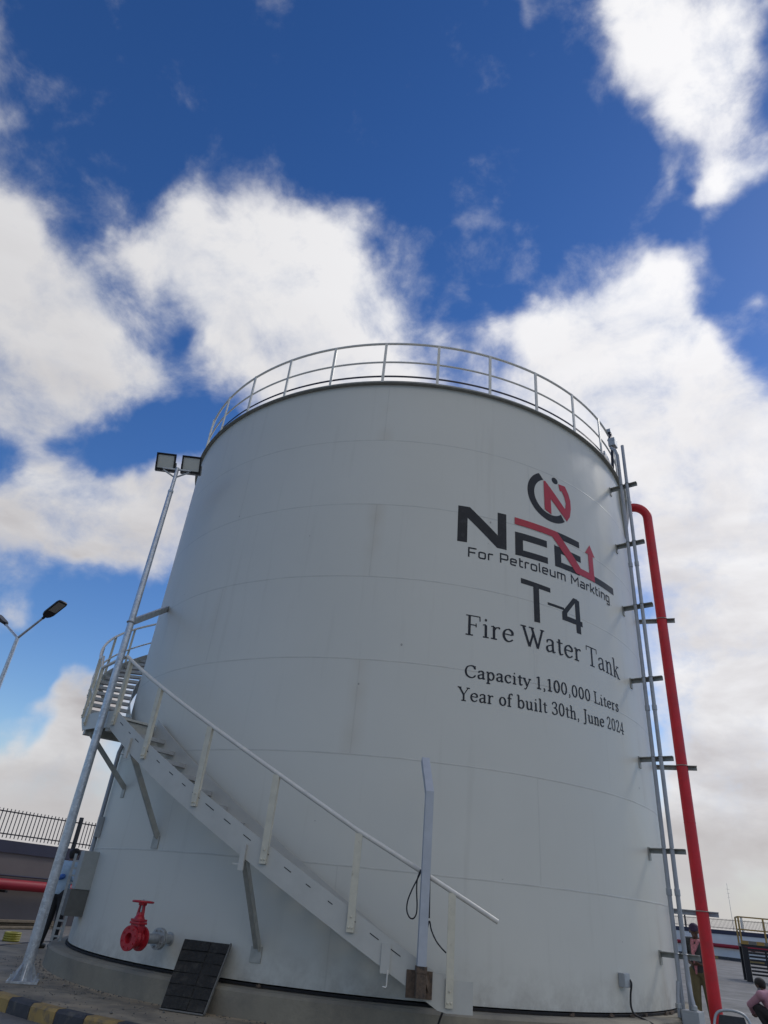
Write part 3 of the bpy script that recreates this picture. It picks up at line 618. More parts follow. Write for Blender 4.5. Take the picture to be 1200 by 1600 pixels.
def serif_line(text, s0, s1, z0, z1, cap, thin, thick, track=.02):
    sg = Sign(); tot = sum(SERIF[c][0]+track for c in text)-track; kx = (s1-s0)/tot; x = s0
    for c in text:
        adv, st = SERIF[c]; zb = z0+(z1-z0)*(x-s0)/(s1-s0)
        def T(p): return (x+p[0]*kx, zb+p[1]*cap)
        tn, tk = thin*cap, thick*cap
        for q in st:
            if q[0] == 'L': sg.ribbon([T(p) for p in q[1:]], lambda a, d: nib(a, d, tn, tk))
            elif q[0] == 'C': sg.ribbon([T(p) for p in catmull(list(q[1:]))], lambda a, d: nib(a, d, tn, tk))
            elif q[0] == 'O': sg.ribbon([T(p) for p in ell(*q[1:])], lambda a, d: nib(a, d, tn, tk, 8), True)
            elif q[0] == 'T': sg.ribbon([T(p) for p in q[1:]], lambda a, d: tn)
            elif q[0] == 'T2': sg.ribbon([T(p) for p in q[1:]], lambda a, d: (tn+tk)*.5)
            elif q[0] == 'S':
                y = q[2]; sg.ribbon([T((q[1]-q[3], y)), T((q[1]+q[3], y))], lambda a, d: tn*1.15)
            elif q[0] == 'D': sg.poly([T(p) for p in ell(q[1], q[2], q[3]*cap/kx*.9, q[3], 12)])
        x += (adv+track)*kx
    return sg
def square_line(text, s0, s1, z0, z1, cap, w, track=.03):
    sg = Sign(); tot = sum(SQUARE[c][0]+track for c in text)-track; kx = (s1-s0)/tot; x = s0
    for c in text:
        adv, st = SQUARE[c]; zb = z0+(z1-z0)*(x-s0)/(s1-s0); closed = False
        for q in st:
            if q == 'O': closed = True; continue
            sg.ribbon([(x+p[0]*kx, zb+p[1]*cap) for p in q], lambda a, d: w*cap, closed)
        x += (adv+track)*kx
    return sg
serif_line('Fire Water Tank', -1.90, 1.75, 5.0, 5.035, .35, .055, .135).map('tank_title', 'sign_text', tank)
serif_line('Capacity 1,100,000 Liters', -1.89, 1.57, 4.275, 4.385, .20, .09, .175).map('capacity_line', 'sign_text', tank)
serif_line('Year of built 30th, June 2024', -1.99, 1.70, 3.89, 4.015, .205, .075, .155).map('date_line', 'sign_text', tank)
square_line('For Petroleum Markting', -1.89, 1.63, 6.455, 6.54, .195, .15).map('subtitle_line', 'sign_text', tank)
# tank number
sg = Sign()
sg.poly([(-.84, 6.165), (-.84, 6.268), (-.19, 6.24), (-.19, 6.150)]); sg.poly([(-.578, 5.49), (-.578, 6.2), (-.452, 6.2), (-.452, 5.495)])
sg.poly([(-.265, 5.895), (-.265, 5.945), (.13, 5.945), (.13, 5.895)])
sg.poly([(.07, 5.70), (.07, 5.86), (.20, 5.86), (.20, 5.70)]); sg.poly([(.07, 5.85), (.385, 6.22), (.50, 6.22), (.19, 5.85)])
sg.poly([(.20, 5.70), (.20, 5.80), (.60, 5.80), (.60, 5.70)]); sg.poly([(.42, 5.545), (.42, 6.22), (.545, 6.20), (.545, 5.545)])
sg.map('tank_number', 'sign_dark', tank)
# company word: dark letters, then the red line and arrow over them
sg = Sign()
for P in ([(-2.085, 6.735), (-2.085, 7.49), (-1.90, 7.495), (-1.90, 6.74)], [(-1.125, 6.755), (-1.305, 6.755), (-1.305, 7.51), (-1.125, 7.515)], [(-1.95, 7.495), (-1.86, 7.495), (-1.20, 6.93), (-1.20, 6.755), (-1.32, 6.755), (-1.95, 7.30)]): sg.poly(P)
for P in ([(-.944, 6.71), (-.944, 7.20), (-.775, 7.205), (-.775, 6.72)], [(-.80, 7.06), (-.80, 7.205), (-.222, 7.215), (-.222, 7.07)], [(-.80, 6.715), (-.80, 6.845), (-.215, 6.86), (-.215, 6.73)]): sg.poly(P)
for P in ([(.06, 7.37), (.06, 7.515), (.67, 7.515), (.67, 7.375)], [(-.04, 6.745), (-.04, 7.19), (.125, 7.19), (.125, 6.75)], [(.10, 7.055), (.10, 7.19), (.685, 7.195), (.685, 7.06)], [(.10, 6.748), (.10, 6.87), (.62, 6.88), (.62, 6.76)]): sg.poly(P)
sg.poly([(1.06, 6.785), (1.06, 6.925), (1.84, 6.94), (1.84, 6.79)])
sg.map('company_word', 'sign_dark', tank)
sg = Sign()
for P in ([(-.95, 7.36), (-.95, 7.508), (.05, 7.51), (-.08, 7.365)], [(-.085, 7.365), (.05, 7.512), (.67, 6.925), (.515, 6.778)], [(.52, 6.778), (.60, 6.93), (1.10, 6.93), (1.10, 6.785)],
          [(.935, 6.85), (.935, 7.36), (1.09, 7.36), (1.09, 6.85)], [(.842, 7.355), (1.012, 7.585), (1.165, 7.35)]): sg.poly(P)
sg.map('arrow_line', 'sign_red', tank, .008)
# round emblem: dark arc and dot, red letter with arrow tail
sg = Sign(); cx, cz = -.08, 8.25
def arcp(r, a): return (cx+r*math.cos(rad(a)), cz+r*math.sin(rad(a)))
NA_ = 40
for i in range(NA_):
    f0, f1 = i/NA_, (i+1)/NA_
    sg.poly([arcp(.398, 113+f0*199.5), arcp(.56, 118+f0*193), arcp(.56, 118+f1*193), arcp(.398, 113+f1*199.5)], 1)
sg.poly(ell(.068, 8.717, .083, .076, 20))
sg.map('emblem_arc', 'sign_dark', tank)
sg = Sign()
sg.poly([(-.237, 8.60), (-.237, 7.925), (-.07, 7.86), (-.07, 8.40)]); sg.poly([(-.237, 8.60), (-.07, 8.225), (.345, 7.86), (.305, 8.14), (-.19, 8.605)])
sg.poly([(.345, 7.86), (.44, 8.0), (.487, 8.2), (.487, 8.40), (.44, 8.55), (.35, 8.695), (.16, 8.675), (.197, 8.515), (.245, 8.54), (.315, 8.42), (.346, 8.28), (.33, 8.18), (.30, 8.12)])
sg.map('emblem_letter', 'sign_red', tank, .007)

# ================================================================== SPIRAL STAIR
SO, SI = 6.70, 5.90           # stringer radii
stair = thing('spiral_staircase', 'grey steel spiral stair with tube handrail climbing round the white tank', 'staircase', pol(6.3, -82, ZR))
K = .0613
A0, A1, A2, A3 = -82.7, -133.6, -146.0, -262.0
def zb1(a): return max(0.0, (A0-a)*K)
ZL = (A0-A1)*K                # landing level of the stringer foot
def zb2(a): return ZL+.12+(A2-a)*K
SH = .34
# outer stringers, landing plate
b = MB(); b.arcwall(SO, SO+.012, -79.4, A1, lambda a: (A0-a)*K if a < A0 else 0.0, lambda a: max(.32, (A0-a)*K+SH), 60); b.build('stringer', 'stair_paint', stair, 30)
b = MB(); b.arcwall(SI-.012, SI, -79.4, A1, lambda a: (A0-a)*K if a < A0 else 0.0, lambda a: max(.32, (A0-a)*K+SH), 60); b.build('stringer', 'stair_paint', stair, 30)
b = MB(); b.arcwall(SO, SO+.012, A2, A3, zb2, lambda a: zb2(a)+SH, 120); b.build('stringer', 'stair_paint', stair, 30)
b = MB(); b.arcwall(SI-.012, SI, A2, A3, zb2, lambda a: zb2(a)+SH, 120); b.build('stringer', 'stair_paint', stair, 30)
b = MB(); b.arcwall(SI, SO, A1-.05, A2+.05, lambda a: ZL+.2, lambda a: ZL+.235, 16); b.arcwall(SO, SO+.012, A1-.03, A2+.03, lambda a: ZL+.02+(.12)*(a-A1)/(A2-A1), lambda a: ZL+.30+.12*(a-A1)/(A2-A1), 12)
b.build('landing', 'stair_paint', stair, 30)
# dark gaps between the plate and the treads
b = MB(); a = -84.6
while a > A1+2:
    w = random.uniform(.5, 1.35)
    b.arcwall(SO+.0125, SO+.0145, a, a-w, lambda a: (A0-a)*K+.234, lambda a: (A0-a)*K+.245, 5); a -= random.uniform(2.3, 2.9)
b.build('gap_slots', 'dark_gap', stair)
# treads, one by one
def tread(a, z):
    b = MB(); w = .25/6.3*180/PI
    b.arcwall(SI+.002, SO-.002, a-w/2, a+w/2, lambda q: z-.028, lambda q: z, 5)
    b.arcwall(SI+.002, SO-.002, a+w/2-.02, a+w/2+.10, lambda q: z-.06, lambda q: z, 2); b.build('tread', 'tread_steel', stair)
rise = .203; k = 1
while True:
    a = A0-(k*rise)/K+1.6
    if a < A1+1: break
    tread(a, k*rise+.03); k += 1
k = 1
while True:
    a = A2-(k*rise)/K+1.6
    if a < A3+1: break
    tread(a, ZL+.20+k*rise); k += 1
# braces from the shell out to the stringer
for aa, zt, zb_ in ((-105.2, 1.36, .36), (-127.0, 2.74, 1.60), (-142.5, ZL+.05, 2.38), (-168, zb2(-168), 3.5), (-190, zb2(-190), 4.9), (-215, zb2(-215), 6.4), (-240, zb2(-240), 8.0)):
    b = MB(); t = tangent(aa)
    b.bar(pol(SO-.03, aa, zt), pol(R+.01, aa, zb_), .085, .010, radial(aa)); b.bar(pol(SO-.03, aa, zt)+t*.045, pol(R+.01, aa, zb_)+t*.045, .010, .085, radial(aa))
    b.box(pol(R+.008, aa, zb_-.06), (.016, .16, .18), rad(aa)); b.build('brace', 'brace_steel', stair)
    if aa > -130:
        b = MB(); b.box(pol(SO+.03, aa, zt+.02), (.03, .07, .30), rad(aa)); b.box(pol(SO+.03, aa-.6, zt-.06), (.03, .09, .02), rad(aa)); b.build('brace_clip', 'stair_paint', stair)
# landing cross member
b = MB(); b.arcwall(SI, SO, A1-.4, A1-1.6, lambda a: ZL-.02, lambda a: ZL+.19, 4); b.arcwall(SI, SO, A2+1.6, A2+.4, lambda a: ZL+.05, lambda a: ZL+.19, 4); b.build('cross_beam', 'brace_steel', stair)
# hand-rail posts
def post(a, z0, z1):
    b = MB(); p = pol(SO+.040, a, z0); b.bar(p, pol(SO+.040, a, z1), .092, .010, radial(a)); 
    b.bar(pol(SO+.016, a, z0)+tangent(a)*.041, pol(SO+.016, a, z1)+tangent(a)*.041, .010, .05, radial(a)); 
    for dt, dz in ((-.02, .05), (.02, .05), (0, .16)): b.lathe([(.013, 0), (.013, .010), (.008, .013)], pol(SO+.045, a, z0+dz)+tangent(a)*dt, radial(a), 6)
    b.build('rail_post', 'cream_paint', stair)
RH = 1.20
def zr(a): return (A0-a)*K+RH if a < -92.7 else 1.813-(a+92.7)*.0541
for a in (-81.9, -92.35, -102.7, -112.9, -123.3, -132.8): post(a, max(.02, (A0-a)*K+.10), zr(a)-.02)
for a in (-145.2,): post(a, ZL+.20, ZL+RH+.1)
a = -149.5
while a > A3: post(a, zb2(a)+.08, zb2(a)+RH-.02); a -= 10.3
rp = [pol(SO+.02, -76.8, zr(-76.8))]+arcpath(SO+.02, -78, -134.5, zr, 50)
ext = [pol(SO+.02, A1-2.2, ZL+RH+.055), pol(SO+.02, A1-4, ZL+RH+.06), pol(SO+.02, A2+1, ZL+RH+.08)]
b = MB(); b.tube(rp+ext, .030, 12); b.build('handrail', 'rail_paint', stair, 50)
up2 = [pol(SO+.02, A2+.8, ZL+RH+.08), pol(SO+.02, A2-.6, ZL+RH+.20), pol(SO+.02, A2-1.6, ZL+RH+.36)]
b = MB(); b.tube(up2+arcpath(SO+.02, A2-4.5, A3, lambda a: zb2(a)+RH, 70), .027, 12); b.build('handrail', 'rail_paint', stair, 50)
b = MB(); b.tube(arcpath(SO+.02, A2-.5, A3, lambda a: zb2(a)+.66, 80), .02, 8); b.build('mid_rail', 'rail_paint', stair, 50)
# small plate with a bent rod on the lower stringer
b = MB(); b.box(pol(SO+.022, -88.5, .47), (.018, .11, .30), rad(-88.5)); b.build('lug_plate', 'stair_paint', stair)
b = MB(); b.tube([pol(SO+.03, -88.2, .36), pol(SO+.03, -88.22, .20), pol(SO+.035, -88.32, .192), pol(SO+.03, -88.62, .195)], .009, 8); b.build('bent_rod', 'rail_paint', stair, 40)

# ================================================================== GATE VALVE
gv = thing('gate_valve', 'small red gate valve with handwheel bolted to the pipe low on the tank', 'valve', pol(6.43, NA, .34))
nd = radial(NA); tn_ = tangent(NA); zz = Vector((0, 0, 1)); vo_ = pol(6.335, NA, .34)
b = MB(); b.lathe([(.062, 0), (.145, .001), (.145, .028), (.085, .029), (.075, .05), (.10, .08), (.112, .115), (.10, .15), (.075, .18), (.085, .201), (.145, .202), (.145, .23), (.062, .231), (.055, .2), (.05, .16), (1e-6, .15)], vo_, nd, 32)
for s_ in (.014, .216):
    for k in range(8):
        e1 = tn_*math.cos(PI*k/4+.3)*.115+zz*math.sin(PI*k/4+.3)*.115
        b.tube([vo_+e1+nd*(s_-.028), vo_+e1+nd*(s_+.028)], .011, 6)
b.build('valve_body', 'valve_red', gv, 35)
vc = vo_+nd*.115
b = MB(); b.box(vc+zz*.10, (.11, .16, .14), rad(NA), None); b.box(vc+zz*.175, (.14, .19, .03), rad(NA)); b.box(vc+zz*.207, (.13, .18, .028), rad(NA)); b.lathe([(.075, .22), (.06, .25), (.04, .27), (.035, .30)], vc, zz, 18); b.build('bonnet', 'valve_red', gv, 35, .006)
b = MB()
for s_ in (-1, 1): b.bar(vc+tn_*.055*s_+zz*.23, vc+tn_*.032*s_+zz*.39, .026, .03, nd)
b.box(vc+zz*.395, (.06, .1, .03), rad(NA)); b.build('yoke', 'valve_red', gv, 35, .004)
b = MB(); b.tube([vc+zz*.24, vc+zz*.45], .014, 10); b.build('stem', 'galvanized_dull', gv, 40)
b = MB(); b.tube([vc+zz*.422+nd*.135*math.cos(2*PI*k/36)+tn_*.135*math.sin(2*PI*k/36) for k in range(36)], .013, 8, closed=True)
for k in range(5): b.bar(vc+zz*.415, vc+zz*.422+nd*.135*math.cos(2*PI*k/5)+tn_*.135*math.sin(2*PI*k/5), .02, .014)
b.lathe([(.03, .40), (.03, .435), (.01, .438)], vc, zz, 14); b.build('handwheel', 'valve_red', gv, 40)

# ================================================================== RED RISER PIPE
RA, RP = -19.5, 6.345
rp_ = thing('riser_pipe', 'tall red riser pipe bending into the tank near its rim', 'pipe', pol(RP, RA, ZR))
zt = 10.15; bend = .34
b = MB(); path = [pol(RP, RA, ZR), pol(RP, RA, 3), pol(RP, RA, 6), pol(RP, RA, zt-bend)]
for k in range(1, 11):
    q = PI/2*k/10; path.append(pol(RP-bend+bend*math.cos(q), RA, zt-bend+bend*math.sin(q)))
path.append(pol(R-.02, RA, zt)); b.tube(path, .108, 24)
for z in (2.9, 5.85, 8.8): b.lathe([(.107, -.012), (.111, -.004), (.111, .004), (.107, .012)], pol(RP, RA, z), zz, 24, False)
b.build('pipe_run', 'red_paint', rp_, 40)
b = MB(); b.lathe([(.113, .12), (.185, .121), (.185, .15), (.113, .151)], pol(R, RA, zt), radial(RA), 28); b.lathe([(.113, .157), (.185, .158), (.185, .187), (.113, .188)], pol(R, RA, zt), radial(RA), 28)
for k in range(10):
    e1 = tangent(RA)*math.cos(PI*k/5)*.152+zz*math.sin(PI*k/5)*.152; b.tube([pol(R, RA, zt)+e1+radial(RA)*.095, pol(R, RA, zt)+e1+radial(RA)*.213], .013, 6)
b.build('flange', 'red_paint', rp_, 35)
for z in (7.12, 3.95, 1.42):
    b = MB(); b.tube([pol(RP, RA, z)+radial(RA)*.118*math.cos(q)+tangent(RA)*.118*math.sin(q) for q in [PI*k/12-PI for k in range(13)]], .008, 6); b.build('pipe_clamp', 'bracket_steel', rp_, 40)

# ================================================================== CONDUITS on the right
CA = -37.3
def conduit(rr, off, label, top, kind):
    base = pol(rr, CA)-tangent(CA)*off
    o = thing('conduit', label, 'conduit', (base.x, base.y, -.15), 'grey conduits climbing the right side of the tank')
    P = [base+zz*z for z in (-.12, 1.2, 3, 5, 7, 9)]+top
    b = MB(); b.tube(P, .036, 12); b.build('tube_run', 'conduit_grey', o, 40)
    for z in (1.55, 4.55, 7.55):
        b = MB(); b.lathe([(.037, 0), (.046, .005), (.046, .10), (.037, .105)], base+zz*z, zz, 14); b.build('coupling', 'conduit_grey', o, 35)
    for z in (9.63, 8.15, 6.70, 5.19, 3.73, 2.24, .76):
        b = MB(); b.tube([base+zz*z+radial(CA)*.042*math.cos(q)-tangent(CA)*.042*math.sin(q) for q in [PI*k/10 for k in range(11)]], .007, 6); b.build('saddle_clip', 'galvanized_dull', o, 40)
    return o
c1 = pol(6.07, CA)-tangent(CA)*.045; c2 = pol(6.20, CA)-tangent(CA)*.045
conduit(6.07, .045, 'grey steel conduit nearest the white tank shell', [c1+zz*(H+.10), c1+zz*(H+.28)-radial(CA)*.04, c1+zz*(H+.38)-radial(CA)*.14], 0)
conduit(6.20, .045, 'grey steel conduit farther from the shell, beside the red riser pipe', [c2+zz*(H+.2), c2+zz*(H+.34)], 1)
for k, (rr, off, lab) in enumerate(((6.04, .14, 'short grey conduit stub rising from the cable box, left one'), (6.26, .12, 'short grey conduit stub rising from the cable box, right one'))):
    base = pol(rr, CA)-tangent(CA)*off
    o = thing('conduit_stub', lab, 'conduit', (base.x, base.y, -.2), 'short conduit stubs above the cable box')
    b = MB(); b.tube([base+zz*-.05, base+zz*.10, base+zz*.22+radial(CA)*(-.03 if k else .0)+tangent(CA)*.03, base+zz*.40+radial(CA)*(-.055 if k else .02)+tangent(CA)*.055], .03, 12); b.build('tube_run', 'conduit_grey', o, 40)
    b = MB(); b.lathe([(.035, 0), (.045, .004), (.045, .06), (.035, .064)], base+zz*.06, zz, 14); b.build('coupling', 'galvanized_dull', o, 35)
cb = thing('cable_box', 'grey sheet metal cable box under the conduits at the tank base', 'junction box', pol(6.2, CA, ZR))
b = MB(); b.box(pol(6.22, CA, -.22)-tangent(CA)*.09, (.25, .30, .55), rad(CA)); b.build('box_body', 'box_grey', cb, None, .006)
b = MB(); b.box(pol(6.22, CA, -.22)-tangent(CA)*.246, (.22, .012, .47), rad(CA)); b.build('box_lid', 'box_grey', cb, None, .003)
jb = thing('cable_fitting', 'dark conduit fitting clipped to the rim guard rail', 'fitting', pol(R, -34, H+.9))
b = MB(); b.tube([pol(R+.02, -34.5, H+1.12), pol(R+.09, -35, H+.95), pol(R+.05, -36, H+.75), pol(R+.14, -36.6, H+.6), pol(R+.10, -36.2, H+.25), pol(R+.06, -35.5, H-.05)], .035, 8); b.build('flex_hose', 'navy_metal', jb, 50)
b = MB(); b.box(pol(R+.03, -34.5, H+1.12), (.12, .14, .10), rad(-34)); b.box(pol(R+.16, -36.8, H+.56), (.16, .20, .22), rad(-37)); b.build('fitting_body', 'galvanized_dull', jb, None, .01)

# ================================================================== BOX WITH CABLE, low right of the tank
jx = thing('junction_box', 'small square grey junction box with a cable near the tank foot', 'junction box', pol(R, -50.6, .38))
b = MB(); b.box(pol(R+.05, -51.0, .385), (.09, .155, .17), rad(-51)); b.build('box_body', 'box_grey', jx, None, .006)
b = MB(); b.box(pol(R+.098, -51.0, .385), (.008, .135, .15), rad(-51)); b.build('box_lid', 'galvanized_dull', jx, None, .003)
b = MB(); b.tube(curve3([pol(R+.06, -50.4, .42), pol(R+.115, -50.3, .36), pol(R+.09, -50.35, .22), pol(R+.075, -50.25, .08), pol(R+.10, -49.9, -.01), pol(R+.20, -49.3, -.05), pol(R+.335, -48.7, -.12), pol(R+.35, -48.4, -.3), pol(R+.36, -48.2, -.49)]), .014, 8); b.build('cable', 'cable', jx, 60)

# ================================================================== SQUARE MAST on the stair foot
ms = thing('square_mast', 'galvanised square mast with bent top fixed to the stair foot', 'mast', pol(6.8, -85.4, .1))
ma = -84.97; d = radial(ma); t = tangent(ma); mo = pol(6.83, ma)
b = MB(); h_ = .052
def sq(c, tilt=0):
    dd = d*math.cos(tilt)+zz*math.sin(tilt); return [c-dd*h_-t*h_, c+dd*h_-t*h_, c+dd*h_+t*h_, c-dd*h_+t*h_]
s0 = sq(mo+zz*.42); s1 = sq(mo+zz*2.325, .30); s2 = sq(pol(6.50, -85.25)+zz*2.79, .60)
for A_, B_ in ((s0, s1), (s1, s2)): b.hexa(A_+B_)
b.build('mast_tube', 'mast_steel', ms)
b = MB(); b.box(mo+zz*.28, (.115, .115, .30), rad(ma)); b.box(mo+zz*.40, (.125, .125, .07), rad(ma)); b.box(pol(SO+.028, ma, .25), (.02, .31, .27), rad(ma)); b.bar(pol(SO+.03, ma, .2)+t*.12, mo+t*.05+zz*.35, .012, .06); b.build('rusty_foot', 'rust', ms, None, .004)
hk = thing('hanging_cable', 'thin black cable looped over the handrail behind the square mast', 'cable', pol(SO+.06, -85.4, 1.35))
b = MB(); b.tube(curve3([pol(SO+.055, a, z) for a, z in ((-85.3, 1.43), (-85.7, 1.33), (-86.25, 1.20), (-86.62, 1.08), (-86.66, .98), (-86.35, .91), (-85.95, .90), (-85.66, .95), (-85.62, 1.05), (-85.75, 1.2), (-85.72, 1.33), (-85.4, 1.43))]), .009, 6); b.build('cable_loop', 'cable', hk, 60)
b = MB(); b.tube([pol(SO+.055, a, z) for a, z in ((-84.45, 1.40), (-84.38, 1.2), (-84.32, .98), (-84.3, .92))], .012, 6); b.tube(curve3([pol(SO+.055, a, z) for a, z in ((-84.5, .78), (-84.25, .89), (-84.0, .80), (-83.5, .70), (-82.9, .63), (-82.4, .585))]), .009, 6); b.build('cable_tail', 'cable', hk, 60)
gc = thing('ground_cable', 'black cable running down the plinth below the stair foot', 'cable', pol(6.12, -83, -.4))
b = MB(); b.tube([pol(6.71, -82.5, .0), pol(6.66, -82.6, -.06), pol(6.55, -82.8, -.20), pol(6.5, -83, -.345)], .012, 6); b.build('cable_run', 'cable', gc, 60)

# ================================================================== RIBBED MAT leaning on the plinth
mtg = thing('ribbed_mat', 'black ribbed rubber mat panel leaning against the plinth', 'mat', pol(6.36, -111, ZA))
BL, BR = pol(6.42, -113.5, ZA+.004), pol(6.34, -108.2, ZA+.004)
TL, TR = pol(R+.075, -116.0, .365), pol(R+.06, -108.75, .372)
nrm = (BR-BL).cross(TL-BL).normalized()
if nrm.y > 0: nrm = -nrm
def mp_(u, v, w): return (BL.lerp(BR, u)).lerp(TL.lerp(TR, u), v)+nrm*w
b = MB()
def slab(u0, u1, v0, v1, w0, w1): b.hexa([mp_(u0, v0, w0), mp_(u1, v0, w0), mp_(u1, v1, w0), mp_(u0, v1, w0), mp_(u0, v0, w1), mp_(u1, v0, w1), mp_(u1, v1, w1), mp_(u0, v1, w1)])
slab(0, 1, 0, 1, 0, .012)
for k in range(6):
    for j in range(5): slab(.012+.196*j, .012+.196*j+.190, .015+k*.164, .015+k*.164+.140, .0121, .030+.004*((j*7+k*3) % 3))
b.build('mat_sheet', 'rubber_dark', mtg)
b = MB(); slab(1.0005, 1.022, 0, 1, -.002, .038); slab(-.0, 1, -.018, -.0005, 0, .034); b.build('mat_edge', 'mat_edge', mtg)

# ================================================================== FLOODLIGHT POLE
PX, PY = -4.8125, -4.8401
fp = thing('floodlight_pole', 'tall galvanised pole with two square floodlights left of the tank', 'light pole', (PX, PY, ZA))
b = MB(); n_ = 24; b.tube([(PX, PY, ZA+.03+(7.8-ZA)*k/10) for k in range(11)], .078, 24, .048); b.lathe([(.048, 0), (.053, .01), (.053, .06), (.036, .065), (.036, .62), (.03, .625)], (PX, PY, 7.78), zz, 18); b.build('pole_shaft', 'galvanized', fp, 40)
b = MB(); b.box((PX, PY, ZA+.016), (.40, .40, .026), rad(20))
for k in range(8):
    a_ = PI*k/4+rad(20); dr = Vector((math.cos(a_), math.sin(a_), 0)); o = Vector((PX, PY, ZA+.03))
    tt = Vector((-dr.y, dr.x, 0))*.005
    b.add([o+dr*.074-tt, o+dr*.18-tt, o+dr*.074+zz*.2-tt, o+dr*.074+tt, o+dr*.18+tt, o+dr*.074+zz*.2+tt], [(0, 2, 1), (3, 4, 5), (0, 1, 4, 3), (1, 2, 5, 4), (2, 0, 3, 5)])
for k in range(4):
    a_ = PI/2*k+rad(65); b.lathe([(.02, 0), (.02, .03), (.012, .031), (.012, .07)], (PX+.23*math.cos(a_), PY+.23*math.sin(a_), ZA+.03), zz, 6)
b.build('base_plate', 'galvanized', fp)
row = Vector((math.cos(rad(4)), math.sin(rad(4)), 0))
ctrL, ctrR = Vector((PX, PY, 8.52))-row*.275, Vector((PX, PY, 8.52))+row*.255
b = MB()
for c_ in (ctrL, ctrR): b.tube([(PX, PY, 8.16), c_-zz*.20], .018, 8)
b.bar(Vector((PX, PY, 8.36))-row*.3, Vector((PX, PY, 8.36))+row*.28, .03, .03); b.build('cross_arm', 'galvanized_dull', fp, 40)
nf = Vector((row.y, -row.x, 0)); nf = (nf*math.cos(rad(28))-zz*math.sin(rad(28))).normalized(); upf = row.cross(nf).normalized()
if upf.z < 0: upf = -upf
Mrot = Matrix((row, nf, upf)).transposed()
for c_ in (ctrL, ctrR):
    b = MB(); b.box(c_-nf*.05, (.35, .06, .34), 0, Mrot)
    for k in range(7): b.box(c_-nf*.10-row*.13+row*.043*k, (.008, .05, .25), 0, Mrot)
    for s_, sz in (((0, 0, .165), (.40, .05, .03)), ((0, 0, -.16), (.40, .05, .05)), ((.185, 0, .008), (.03, .05, .283)), ((-.185, 0, .008), (.03, .05, .283))): b.box(c_+Mrot @ Vector(s_), sz, 0, Mrot)
    hd = b.build('floodlight', 'lamp_black', fp, None, .004)
    b = MB(); b.box(c_+nf*.0, (.34, .012, .28), 0, Mrot); b.build('lamp_glass', 'lamp_glass', hd)
    b = MB(); b.bar(c_-row*.205-nf*.03, c_-row*.205-nf*.03-upf*.2, .03, .006, nf); b.bar(c_+row*.205-nf*.03, c_+row*.205-nf*.03-upf*.2, .03, .006, nf); b.bar(c_-row*.208-nf*.03-upf*.2, c_+row*.208-nf*.03-upf*.2, .03, .006, nf); b.build('mount_yoke', 'galvanized_dull', hd)
b = MB(); b.bar((PX, PY, 4.99), pol(R, -146.2, 5.93), .06, .11); b.build('stay_bar', 'galvanized_dull', fp)
b = MB(); b.tube([(PX+0.066*math.cos(q), PY+0.066*math.sin(q), 4.99) for q in [2*PI*k/20 for k in range(20)]], .016, 6, closed=True); b.build('pole_clamp', 'galvanized_dull', fp, 40)

# ================================================================== DOUBLE STREET LAMP
SX, SY = -12.3, 4.48
sl = thing('street_lamp', 'double armed street lamp with black LED heads at the far left', 'street lamp', (SX, SY, ZR))
b = MB(); b.tube([(SX, SY, ZR+(7.46-ZR)*k/8) for k in range(9)], .10, 16, .062); b.build('pole_shaft', 'galvanized', sl, 40)
b = MB(); b.box((SX, SY, ZR+.015), (.4, .4, .03)); b.build('base_plate', 'galvanized', sl)
for s_ in (1, -1):
    dh = Vector((math.cos(rad(-30)), math.sin(rad(-30)), 0))*s_; F = Vector((SX, SY, 7.42)); dv = (dh+zz*math.tan(rad(30))).normalized()
    b = MB(); b.tube([F, F+dv*.12, F+dv*1.2], .045, 12, .036); b.build('arm', 'galvanized', sl, 40)
    side = dh.cross(zz).normalized(); upv = side.cross(dv).normalized(); upv = upv if upv.z > 0 else -upv
    e = F+dv*1.13
    def q(l, w, h): return e+dv*l+side*w+upv*h
    b = MB(); b.tube([q(0, 0, 0), q(.14, 0, 0)], .045, 12)
    ol = [(.10, .07), (.17, .14), (.28, .175), (.84, .175), (.92, .15), (.94, .09)]
    ring_ = [(l, w) for l, w in ol]+[(l, -w) for l, w in reversed(ol)]
    N_ = len(ring_); vs = [q(l, w, -.03) for l, w in ring_]+[q(l, w, .02) for l, w in ring_]+[q(.15+(l-.15)*.9, w*.75, .06) for l, w in ring_]
    fs = [tuple(range(N_)), tuple(range(3*N_-1, 2*N_-1, -1))]
    for L_ in (0, 1):
        for k in range(N_): fs.append((L_*N_+k, L_*N_+(k+1) % N_, (L_+1)*N_+(k+1) % N_, (L_+1)*N_+k))
    b.add(vs, fs); hd = b.build('lamp_head', 'lamp_black', sl, 30)
    b = MB(); b.hexa([q(.42, -.13, -.036), q(.87, -.13, -.036), q(.87, .13, -.036), q(.42, .13, -.036), q(.42, -.13, -.031), q(.87, -.13, -.031), q(.87, .13, -.031), q(.42, .13, -.031)]); b.build('lamp_lens', 'lamp_lens', hd)

